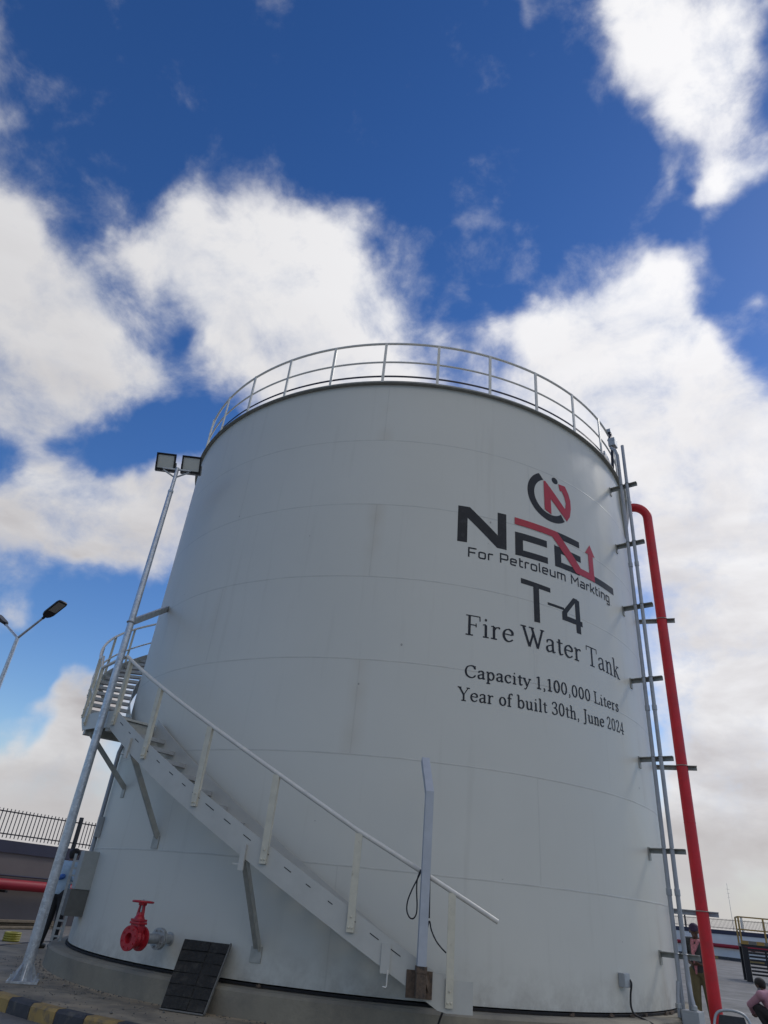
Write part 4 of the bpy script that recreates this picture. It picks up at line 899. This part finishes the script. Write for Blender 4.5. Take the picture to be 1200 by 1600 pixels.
# ================================================================== BOUNDARY WALLS, FENCES, WALL PIPES
def wall_run(P0, P1, zt, label, flabel, plabel, post_every, paint, first=1.0):
    P0 = Vector(P0+(0,)); P1 = Vector(P1+(0,)); d = (P1-P0); L = d.length; d.normalize(); nrm = Vector((-d.y, d.x, 0))
    if nrm.dot(Vector((0, -16, 0))-P0) < 0: nrm = -nrm      # faces the yard
    w = thing('boundary_wall', label, 'wall', (P0.x, P0.y, ZR))
    def long_box(b, t0, t1, off0, off1, z0, z1):
        b.hexa([P0+d*t0+nrm*off0+zz*z0, P0+d*t1+nrm*off0+zz*z0, P0+d*t1+nrm*off1+zz*z0, P0+d*t0+nrm*off1+zz*z0, P0+d*t0+nrm*off0+zz*z1, P0+d*t1+nrm*off0+zz*z1, P0+d*t1+nrm*off1+zz*z1, P0+d*t0+nrm*off1+zz*z1])
    b = MB(); long_box(b, 0, L, -.22, 0, ZR-.1, zt-.34); b.build('wall_panel', paint, w)
    b = MB(); long_box(b, 0, L, -.26, .05, zt-.34, zt); b.build('wall_cap', 'wall_cap', w)
    f = thing('metal_fence', flabel, 'fence', (P0.x, P0.y, zt))
    b = MB()
    for z in (zt+.16, zt+.80): long_box(b, 0, L, -.13, -.10, z, z+.035)
    b.build('fence_rails', 'navy_metal', f)
    b = MB(); t_ = .05
    while t_ < L: long_box(b, t_, t_+.022, -.098, -.076, zt+.06, zt+.90); t_ += .135
    b.build('fence_pickets', 'navy_metal', f)
    t_ = first
    while t_ < L:
        b = MB(); long_box(b, t_, t_+.10, -.17, -.06, zt+.002, zt+1.0); b.build('fence_post', 'black_metal', f); t_ += post_every
    p = thing('wall_pipe', plabel, 'pipe', (P0.x, P0.y, .55))
    b = MB(); b.tube([P0+d*.1+nrm*.30+zz*.55, P0+d*L*.5+nrm*.30+zz*.55, P0+d*(L-.1)+nrm*.30+zz*.55], .15, 16); b.build('pipe_run', 'pipe_red_dull', p, 40)
    t_ = .8
    while t_ < L:
        b = MB(); long_box(b, t_, t_+.08, .002, .44, .33, .39); b.build('pipe_support', 'black_metal', p); t_ += 6
    return d, nrm, L, long_box
LW0, LW1 = (-15.6, 2.1), (-4.4, 18.8)
d, nrm, L, lb = wall_run(LW0, LW1, 1.75, 'boundary wall with navy cap at the left behind the light pole', 'black picket fence on the wall at the left of the tank', 'thick red fire pipe along the left wall', 6.0, 'wall_shaded', first=9.0)
ct = thing('wall_conduit', 'thin dark conduit just above the red pipe on the left wall', 'conduit', (LW0[0], LW0[1], .78))
b = MB(); P0 = Vector(LW0+(0,)); b.tube([P0+d*.1+nrm*.05+zz*.79, P0+d*(L-.1)+nrm*.05+zz*.79], .025, 8); b.build('tube_run', 'wall_cap', ct, 40)
RW0, RW1 = (24.0, 69.3), (44.0, 36.2)
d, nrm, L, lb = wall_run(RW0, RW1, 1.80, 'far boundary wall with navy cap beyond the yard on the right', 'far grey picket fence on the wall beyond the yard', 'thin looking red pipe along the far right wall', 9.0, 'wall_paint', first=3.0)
b = MB(); t_ = 0; i = 0
while t_ < L:
    b.mi = i % 2; lb(b, t_, min(L, t_+2.2), .04, .45, ZR-.02, ZR+.22); t_ += 2.21; i += 1
tag(b.build('kerb', ['kerb_yellow', 'kerb_black']), kind='structure')
# pale posts standing on the far wall
wp = thing('white_post', 'slim white post by the far fence near the loading platform', 'post', (33.0, 54.6, 1.8))
P = Vector(RW0+(0,)).lerp(Vector(RW1+(0,)), .467)
wp.location = (P.x, P.y, 1.8)
b = MB(); b.box((P.x, P.y, 2.34), (.14, .14, 1.08)); b.box((P.x, P.y, 2.895), (.2, .2, .03)); b.build('post_shaft', 'rail_paint', wp)
am = thing('lattice_mast', 'thin antenna mast far beyond the right wall', 'mast', (47, 85, ZR))
b = MB(); b.tube([(47, 85, ZR), (47, 85, 4), (47, 85, 7.6)], .035, 8, .015); b.build('mast_pole', 'conduit_grey', am, 40)
b = MB()
for z, w in ((6.9, .5), (6.4, .4), (5.9, .3)): b.bar((47-w/2, 85, z), (47+w/2, 85, z), .02, .02)
b.build('antenna_rods', 'conduit_grey', am)

# ================================================================== LOADING PLATFORM
lp = thing('loading_platform', 'black slatted steel loading platform with yellow guard rails', 'platform', (17.0, 19.8, ZR))
lx, ly = 16.94, 19.79; ux = Vector((.93, -.36, 0)).normalized(); uy = Vector((-ux.y, ux.x, 0)); O = Vector((lx, ly, 0)); LW_, LD_ = 3.2, 1.9
def lbx(b, x0, x1, y0, y1, z0, z1):
    c = [O+ux*x0+uy*y0, O+ux*x1+uy*y0, O+ux*x1+uy*y1, O+ux*x0+uy*y1]; b.hexa([q+zz*z0 for q in c]+[q+zz*z1 for q in c])
DZ = .98
for x0, y0 in ((0, 0), (LW_-.2, 0), (0, LD_-.2), (LW_-.2, LD_-.2)):
    b = MB(); lbx(b, x0, x0+.24, y0, y0+.2, ZR, DZ-.16); b.build('leg', 'black_metal', lp)
b = MB(); lbx(b, -.02, LW_+.02, -.02, LD_, DZ-.15, DZ-.02); b.build('deck', 'black_metal', lp)
b = MB(); i = 0
for k in range(10):
    b.mi = i % 2; lbx(b, -.02+.324*k, -.02+.324*(k+1)-.004, -.035, -.022, DZ-.05, DZ+.09); i += 1
b.build('hazard_edge', ['yellow_paint', 'mat_edge'], lp)
b = MB()
for k in range(8): lbx(b, .25, LW_-.21, .02, .06, -.24+.135*k, -.24+.135*k+.075)
b.build('slats', 'black_metal', lp)
b = MB(); lbx(b, .9, .99, .03, .058, -.3, DZ-.2); lbx(b, 1.9, 2.0, .03, .058, -.3, DZ-.2); b.build('slat_stile', 'black_metal', lp)
b = MB()
pts = {}
for nm, x0, y0 in (('a', .03, .02), ('b', 1.05, .02), ('c', 2.1, .02), ('d', LW_-.04, .02), ('e', .03, LD_-.05), ('g', LW_-.04, LD_-.05)):
    q0 = O+ux*x0+uy*y0; pts[nm] = q0; b.bar(q0+zz*(DZ-.02), q0+zz*(DZ+1.02), .06, .06)
for z in (DZ+1.02, DZ+.52):
    for A_, B_ in (('a', 'd'), ('a', 'e'), ('d', 'g')): b.bar(pts[A_]+zz*z, pts[B_]+zz*z, .055, .055)
b.build('guard_rail', 'yellow_paint', lp)

# ================================================================== THINGS AT THE LEFT EDGE OF THE TANK
cbt = thing('cabinet', 'grey steel cabinet fixed on the left edge of the tank', 'cabinet', pol(6.0, -150, .8))
ca_ = -148.5
b = MB(); b.box(pol(R+.12, ca_, 1.08), (.26, .34, .58), rad(ca_)); b.build('cabinet_body', 'cabinet_grey', cbt, None, .008)
b = MB(); o = pol(R, ca_); d_ = radial(ca_); t_ = tangent(ca_)
b.hexa([o-t_*.14+zz*.40, o+t_*.14+zz*.40, o+t_*.14+d_*.30+zz*.40, o-t_*.14+d_*.30+zz*.40, o-t_*.16+zz*.785, o+t_*.16+zz*.785, o+t_*.16+d_*.30+zz*.785, o-t_*.16+d_*.30+zz*.785]); b.build('lower_box', 'box_dark', cbt)  # dark tapered block below the cabinet
lc = thing('conduit', 'grey conduit running up the left edge of the tank', 'conduit', pol(5.86, -152.5, 1.0))
b = MB(); b.tube([pol(R+.06, -152.5, z) for z in (.98, 1.6, 2.4, 3.1)]+[pol(R+.02, -152.8, 3.3)], .038, 12); b.build('tube_run', 'conduit_grey', lc, 40)
b = MB(); b.box(pol(R+.055, -151.6, 1.78), (.10, .12, .34), rad(-151.6)); b.build('pull_box', 'box_grey', lc, None, .006)
ctr = thing('cable_tray', 'upright steel cable tray with rungs beside the cabinet', 'cable tray', (-5.67, -1.98, -.06))
P = Vector((-5.67, -1.98, 0)); rd = Vector((.5, .86, 0))*0+Vector((-.87, -.5, 0)); sd_ = Vector((-rd.y, rd.x, 0))
ra = (Vector((0, -16.13, 0))-P); ra.z = 0; ra.normalize(); sd_ = Vector((-ra.y, ra.x, 0))
b = MB()
for s_ in (-1, 1): b.bar(P+sd_*.07*s_+zz*-.06, P+sd_*.07*s_+zz*1.34, .05, .03, ra)
b.build('side_rails', 'galvanized_dull', ctr)
b = MB()
for k in range(11): b.bar(P-sd_*.07+zz*(.02+.12*k), P+sd_*.07+zz*(.02+.12*k), .02, .03)
b.build('rungs', 'galvanized_dull', ctr)
hs = thing('hose_coil', 'small yellow coil of hose lying on the ground behind the light pole', 'hose', (-8.6, 2.7, ZR))
b = MB()
for k in range(4): b.tube([(-8.6+.17*math.cos(q), 2.7+.17*math.sin(q), ZR+.03+.045*k) for q in [2*PI*j/24 for j in range(24)]], .026, 8, closed=True)
b.build('hose_loops', 'yellow_plastic', hs, 50)
pk = thing('timber_planks', 'pile of old dark planks at the foot of the left wall', 'planks', (-10.6, 7.0, ZR))
for k in range(4):
    b = MB(); c_ = Vector((-10.7+.16*k, 6.7-.05*k, ZR+.05+.07*(k % 3))); b.box(c_, (3.2-.3*k, .2, .05), rad(56+5*k)); b.build('plank', 'wood', pk)

# ================================================================== PEOPLE
def capsule(b, p, q, r0, r1, n=12):
    p = Vector(p); q = Vector(q); d = q-p; L = d.length
    if L < 1e-6: b.ball(p, r0, 8); return
    prof = []
    for k in range(6): t = PI/2*k/5; prof.append((max(1e-6, r0*math.sin(t)), -r0*math.cos(t)))
    for k in range(1, 6): t = PI/2*k/5; prof.append((max(1e-6, r1*math.cos(t)), L+r1*math.sin(t)))
    b.lathe(prof, p, d, n)
def solid(b, name, mt, parent, voxel, M):
    """union everything in b into one continuous smooth skin"""
    org = parent_origin(parent)
    me = bpy.data.meshes.new(name+'_raw'); me.from_pydata([tuple(M @ Vector(v)-org) for v in b.v], [], b.f)
    o = bpy.data.objects.new(name+'_raw', me); C.objects.link(o)
    md = o.modifiers.new('r', 'REMESH'); md.mode = 'VOXEL'; md.voxel_size = voxel; md.use_smooth_shade = True
    ms_ = o.modifiers.new('s', 'SMOOTH'); ms_.factor = .5; ms_.iterations = 3
    dg = bpy.context.evaluated_depsgraph_get(); dg.update()
    out = bpy.data.meshes.new_from_object(o.evaluated_get(dg)); out.name = name
    bpy.data.objects.remove(o); bpy.data.meshes.remove(me)
    out.materials.clear(); out.materials.append(MATS[mt])
    for p in out.polygons: p.use_smooth = True
    ob = bpy.data.objects.new(name, out); C.objects.link(ob); ob.parent = parent; return ob
V = Vector
def head_mesh(b, hc, fwd, upv):
    fwd = V(fwd).normalized(); upv = V(upv).normalized(); sd = fwd.cross(upv).normalized(); upv = sd.cross(fwd)
    def P(f, s, u): return hc+fwd*f+sd*s+upv*u
    capsule(b, P(-.015, 0, .025), P(.01, 0, .03), .090, .082, 16)
    capsule(b, P(.022, 0, -.03), P(.040, 0, -.085), .066, .036, 14)
    capsule(b, P(.085, 0, .0), P(.102, 0, -.032), .010, .016, 8)      # nose
    capsule(b, P(.078, -.022, -.062), P(.078, .022, -.062), .010, .010, 8)  # lips
    for s in (-1, 1):
        capsule(b, P(.080, .034*s, .022), P(.078, .018*s, .022), .011, .010, 8)   # brow
        capsule(b, P(-.01, .083*s, .01), P(-.012, .088*s, -.03), .016, .012, 8)   # ear
    return P
def hand(b, w, d, palm_side, curl=.5, r=1.0):
    """wrist w, pointing along d; palm faces palm_side"""
    d = V(d).normalized(); n = V(palm_side); n = (n-d*n.dot(d)).normalized(); s = d.cross(n)
    for k in (-1, -.33, .33, 1): capsule(b, w+d*.02+s*.016*k, w+d*.085+s*.030*k, .016, .013, 8)
    for k, L in ((-1, .062), (-.33, .075), (.33, .08), (1, .07)):
        a = w+d*.088+s*.030*k; m_ = a+(d*math.cos(curl)+n*math.sin(curl))*L*.5; e = m_+(d*math.cos(curl*2)+n*math.sin(curl*2))*L*.5
        capsule(b, a, m_, .010, .009, 8); capsule(b, m_, e, .009, .008, 8)
    a = w+d*.03+s*.030; m_ = a+(d*.6+s*.7+n*.3).normalized()*.04; capsule(b, a, m_, .013, .011, 8); capsule(b, m_, m_+(d*.9+n*.4).normalized()*.032, .011, .009, 8)
def person(loc, rz, label, J, mats, shirt_sleeve='short', extras=None, scale=1.0, voxel=.010):
    t = thing('person', label, 'person', loc)
    M = Matrix.Translation(V(loc)) @ Matrix.Rotation(rz, 4, 'Z') @ Matrix.Scale(scale, 4)
    J = {k: V(v) for k, v in J.items()}
    b = MB()
    capsule(b, J['pelvis'], J['waist'], .125, .120, 16); capsule(b, J['waist'], J['chest'], .120, .135, 16); capsule(b, J['chest'], J['neck'], .12, .062, 16)
    capsule(b, J['shl'], J['shr'], .072, .072, 12); capsule(b, J['hipl'], J['hipr'], .105, .105, 12)
    capsule(b, J['neck'], J['head'], .056, .06, 12)
    for s in 'lr':
        capsule(b, J['sh'+s], J['el'+s], .055, .042); capsule(b, J['el'+s], J['wr'+s], .040, .027)
        capsule(b, J['hip'+s], J['kn'+s], .085, .056); capsule(b, J['kn'+s], J['an'+s], .054, .038)
        capsule(b, J['an'+s]-V((0, 0, .03)), J['toe'+s], .042, .032); capsule(b, J['an'+s]-V((0, 0, .03)), J['an'+s]+(J['an'+s]-J['toe'+s])*.28-V((0, 0, .03)), .040, .034)
        hand(b, J['wr'+s], J['wr'+s]-J['el'+s] if 'hd'+s not in J else J['hd'+s], J.get('palm'+s, V((0, 0, 1))))
    P = head_mesh(b, J['head'], J['face'], J['crown'])
    body = solid(b, 'body', mats['skin'], t, voxel, M)
    # shirt
    b = MB(); g = .018
    capsule(b, J['pelvis'].lerp(J['waist'], .25), J['waist'], .135+g, .13+g, 16); capsule(b, J['waist'], J['chest'], .125+g, .14+g, 16); capsule(b, J['chest'], J['neck'].lerp(J['chest'], .25), .125+g, .085, 16); capsule(b, J['shl'], J['shr'], .08+g*.6, .08+g*.6, 12)
    for s in 'lr':
        k = .75 if shirt_sleeve == 'short' else 1
        capsule(b, J['sh'+s], J['sh'+s].lerp(J['el'+s], k), .066+g*.6, .056+g*.6)
        if shirt_sleeve == 'long': capsule(b, J['el'+s], J['el'+s].lerp(J['wr'+s], .93), .050+g*.4, .038+g*.3)
    solid(b, 'shirt', mats['shirt'], t, voxel*1.3, M)
    b = MB()
    capsule(b, J['pelvis'], J['pelvis'].lerp(J['waist'], .45), .138, .132, 16); capsule(b, J['hipl'], J['hipr'], .118, .118, 12)
    for s in 'lr': capsule(b, J['hip'+s], J['kn'+s], .102, .076); capsule(b, J['kn'+s], J['an'+s].lerp(J['kn'+s], .08), .074, .062)
    solid(b, 'trousers', mats['trousers'], t, voxel*1.3, M)
    for s in 'lr':
        b = MB(); a = J['an'+s]-V((0, 0, .035)); capsule(b, a, J['toe'+s], .052, .042); capsule(b, a, a+(a-J['toe'+s]).normalized()*.05, .05, .045); solid(b, 'shoe', mats.get('shoe', 'shoe'), t, voxel, M)
    if extras: extras(t, M, J, P)
    return t
def hair_cap(t, M, P, mt='hair', name='hair', lift=.012):
    b = MB(); capsule(b, P(-.030, 0, .032), P(-.004, 0, .050), .092+lift*.6, .088+lift*.4, 16); capsule(b, P(-.05, 0, .0), P(-.06, 0, -.03), .07, .055, 12)
    return solid(b, name, mt, t, .011, M)
# worker standing behind the riser pipe, looking down at his hands (local: faces -y)
Js = dict(pelvis=(0, 0, .95), waist=(0, .0, 1.10), chest=(0, -.01, 1.30), neck=(0, -.025, 1.48), head=(0, -.085, 1.60), shl=(.175, 0, 1.42), shr=(-.175, 0, 1.42),
          hipl=(.09, 0, .92), hipr=(-.09, 0, .92), knl=(.11, -.02, .50), knr=(-.10, -.05, .50), anl=(.13, .02, .09), anr=(-.12, -.04, .09), toel=(.17, -.14, .035), toer=(-.15, -.20, .035),
          ell=(.25, .0, 1.13), elr=(-.26, .03, 1.13), wrl=(.08, -.22, 1.05), wrr=(-.08, -.23, 1.04), face=(0, -1, -.45), crown=(0, -.4, 1), hdl=(-.6, -.7, .1), hdr=(.6, -.7, .1), palml=(0, .3, 1), palmr=(0, .3, 1))
def ex1(t, M, J, P):
    b = MB(); capsule(b, P(-.028, 0, .050), P(.0, 0, .066), .096, .090, 16); capsule(b, P(.06, -.03, .075), P(.06, .03, .075), .04, .04, 10); capsule(b, P(.10, -.035, .062), P(.10, .035, .062), .022, .022, 8); solid(b, 'cap', 'cap_purple', t, .011, M)
    b = MB(); nk = J['neck']
    for k in range(12):
        a0, a1 = 2*PI*k/12, 2*PI*(k+1)/12
        capsule(b, nk+V((.085*math.sin(a0), -.075*math.cos(a0)+.01, -.02-.02*math.cos(a0))), nk+V((.085*math.sin(a1), -.075*math.cos(a1)+.01, -.02-.02*math.cos(a1))), .034, .034, 8)
    capsule(b, nk+V((-.06, -.09, -.04)), nk+V((-.06, -.175, -.22)), .034, .032, 10); capsule(b, nk+V((-.06, -.175, -.22)), nk+V((-.03, -.205, -.42)), .03, .036, 10); capsule(b, nk+V((-.03, -.205, -.42)), nk+V((-.04, -.18, -.58)), .034, .02, 10)
    capsule(b, nk+V((.05, -.09, -.04)), nk+V((-.02, -.18, -.20)), .034, .03, 10)
    solid(b, 'scarf', 'scarf_pink', t, .012, M)
person((6.50, -.42, ZR), rad(-30), 'man in purple cap and pink scarf standing behind the red riser pipe', Js, dict(skin='skin_dark', shirt='shirt_grey', trousers='trousers_khaki'), 'short', ex1, 1.0)
# worker squatting at the right edge, back half turned
Jq = dict(pelvis=(0, .10, .24), waist=(0, .06, .38), chest=(0, -.08, .55), neck=(0, -.16, .68), head=(0, -.235, .775), shl=(.175, -.10, .62), shr=(-.175, -.10, .62),
          hipl=(.10, .07, .25), hipr=(-.10, .07, .25), knl=(.20, -.28, .46), knr=(-.20, -.28, .46), anl=(.16, -.05, .09), anr=(-.16, -.05, .09), toel=(.19, -.22, .035), toer=(-.19, -.22, .035),
          ell=(.26, -.32, .44), elr=(-.26, -.32, .44), wrl=(.08, -.46, .30), wrr=(-.08, -.46, .30), face=(0, -1, -.5), crown=(0, -.45, 1), palml=(-1, 0, 0), palmr=(1, 0, 0))
def ex2(t, M, J, P):
    hair_cap(t, M, P)
    b = MB(); nk = J['neck']
    for k in range(12):
        a0, a1 = 2*PI*k/12, 2*PI*(k+1)/12
        capsule(b, nk+V((.09*math.sin(a0), -.08*math.cos(a0), -.01+.05*math.cos(a0))), nk+V((.09*math.sin(a1), -.08*math.cos(a1), -.01+.05*math.cos(a1))), .042, .042, 8)
    solid(b, 'scarf', 'scarf_grey', t, .012, M)
person((8.05, .02, ZR), rad(200), 'worker in pink shirt and grey scarf squatting at the right edge', Jq, dict(skin='skin_dark', shirt='shirt_pink', trousers='trousers_dark'), 'long', ex2)
# worker half hidden behind the light pole, back to the camera
Jb = dict(Js); Jb.update(wrl=(.20, -.28, 1.22), wrr=(-.20, -.28, 1.22), ell=(.26, -.02, 1.14), elr=(-.26, -.02, 1.14), face=(0, -1, -.2), crown=(0, -.2, 1), hdl=(0, -1, .2), hdr=(0, -1, .2))
def ex3(t, M, J, P):
    hair_cap(t, M, P)
    b = MB(); capsule(b, V((-.07, .142, 1.22)), V((.0, .145, 1.20)), .05, .05, 10); solid(b, 'shirt_patch', 'blue_patch', t, .012, M)
person((-6.62, -.05, ZA), rad(160), 'worker in light blue shirt seen from behind left of the tank', Jb, dict(skin='skin_mid', shirt='shirt_blue', trousers='trousers_dark'), 'short', ex3, 1.06)

# ================================================================== CHAIR AND CLOTH, bottom right
ch = thing('chair', 'low dark chair with a curved grey tube frame at bottom right', 'chair', (4.55, -6.1, ZR))
cO = V((4.50, -6.05, ZR)); cf = V((-.35, -.94, 0)); cs = V((.94, -.35, 0))
def cq(f, s, u): return cO+cf*f+cs*s+zz*u
b = MB(); b.tube(curve3([cq(.18, -.22, 0), cq(.16, -.22, .40), cq(-.10, -.22, .44), cq(-.16, -.21, .60), cq(-.18, -.15, .72), cq(-.18, 0, .755), cq(-.18, .15, .72), cq(-.16, .21, .60), cq(-.10, .22, .44), cq(.16, .22, .40), cq(.18, .22, 0)]), .016, 10); b.build('tube_frame', 'galvanized_dull', ch, 50)
for s_ in (-1, 1):
    b = MB(); b.tube([cq(-.12, .21*s_, .43), cq(-.24, .22*s_, 0)], .015, 8); b.build('leg', 'galvanized_dull', ch, 50)
b = MB(); b.hexa([cq(.16, -.20, .40), cq(.16, .20, .40), cq(-.12, .20, .425), cq(-.12, -.20, .425), cq(.16, -.20, .43), cq(.16, .20, .43), cq(-.12, .20, .455), cq(-.12, -.20, .455)]); b.build('seat', 'chair_mesh', ch, None, .01)
b = MB(); b.hexa([cq(-.13, -.19, .50), cq(-.13, .19, .50), cq(-.15, .19, .50), cq(-.15, -.19, .50), cq(-.17, -.14, .70), cq(-.17, .14, .70), cq(-.19, .14, .70), cq(-.19, -.14, .70)]); b.build('backrest', 'chair_mesh', ch, None, .008)
pc = thing('pink_cloth', 'crumpled pink cloth lying between the conduits and the riser pipe', 'cloth', (6.45, -1.35, ZR))
b = MB(); rc = random.Random(4)
q0 = V((6.40, -1.45, ZR+.06))
for k in range(9):
    a = q0+V((rc.uniform(-.16, .16), rc.uniform(-.1, .1), rc.uniform(-.03, .16))); capsule(b, a, a+V((rc.uniform(-.12, .12), rc.uniform(-.08, .08), rc.uniform(-.05, .08))), rc.uniform(.04, .07), rc.uniform(.03, .06), 8)
solid(b, 'cloth_heap', 'pink_cloth', pc, .014, Matrix.Identity(4))
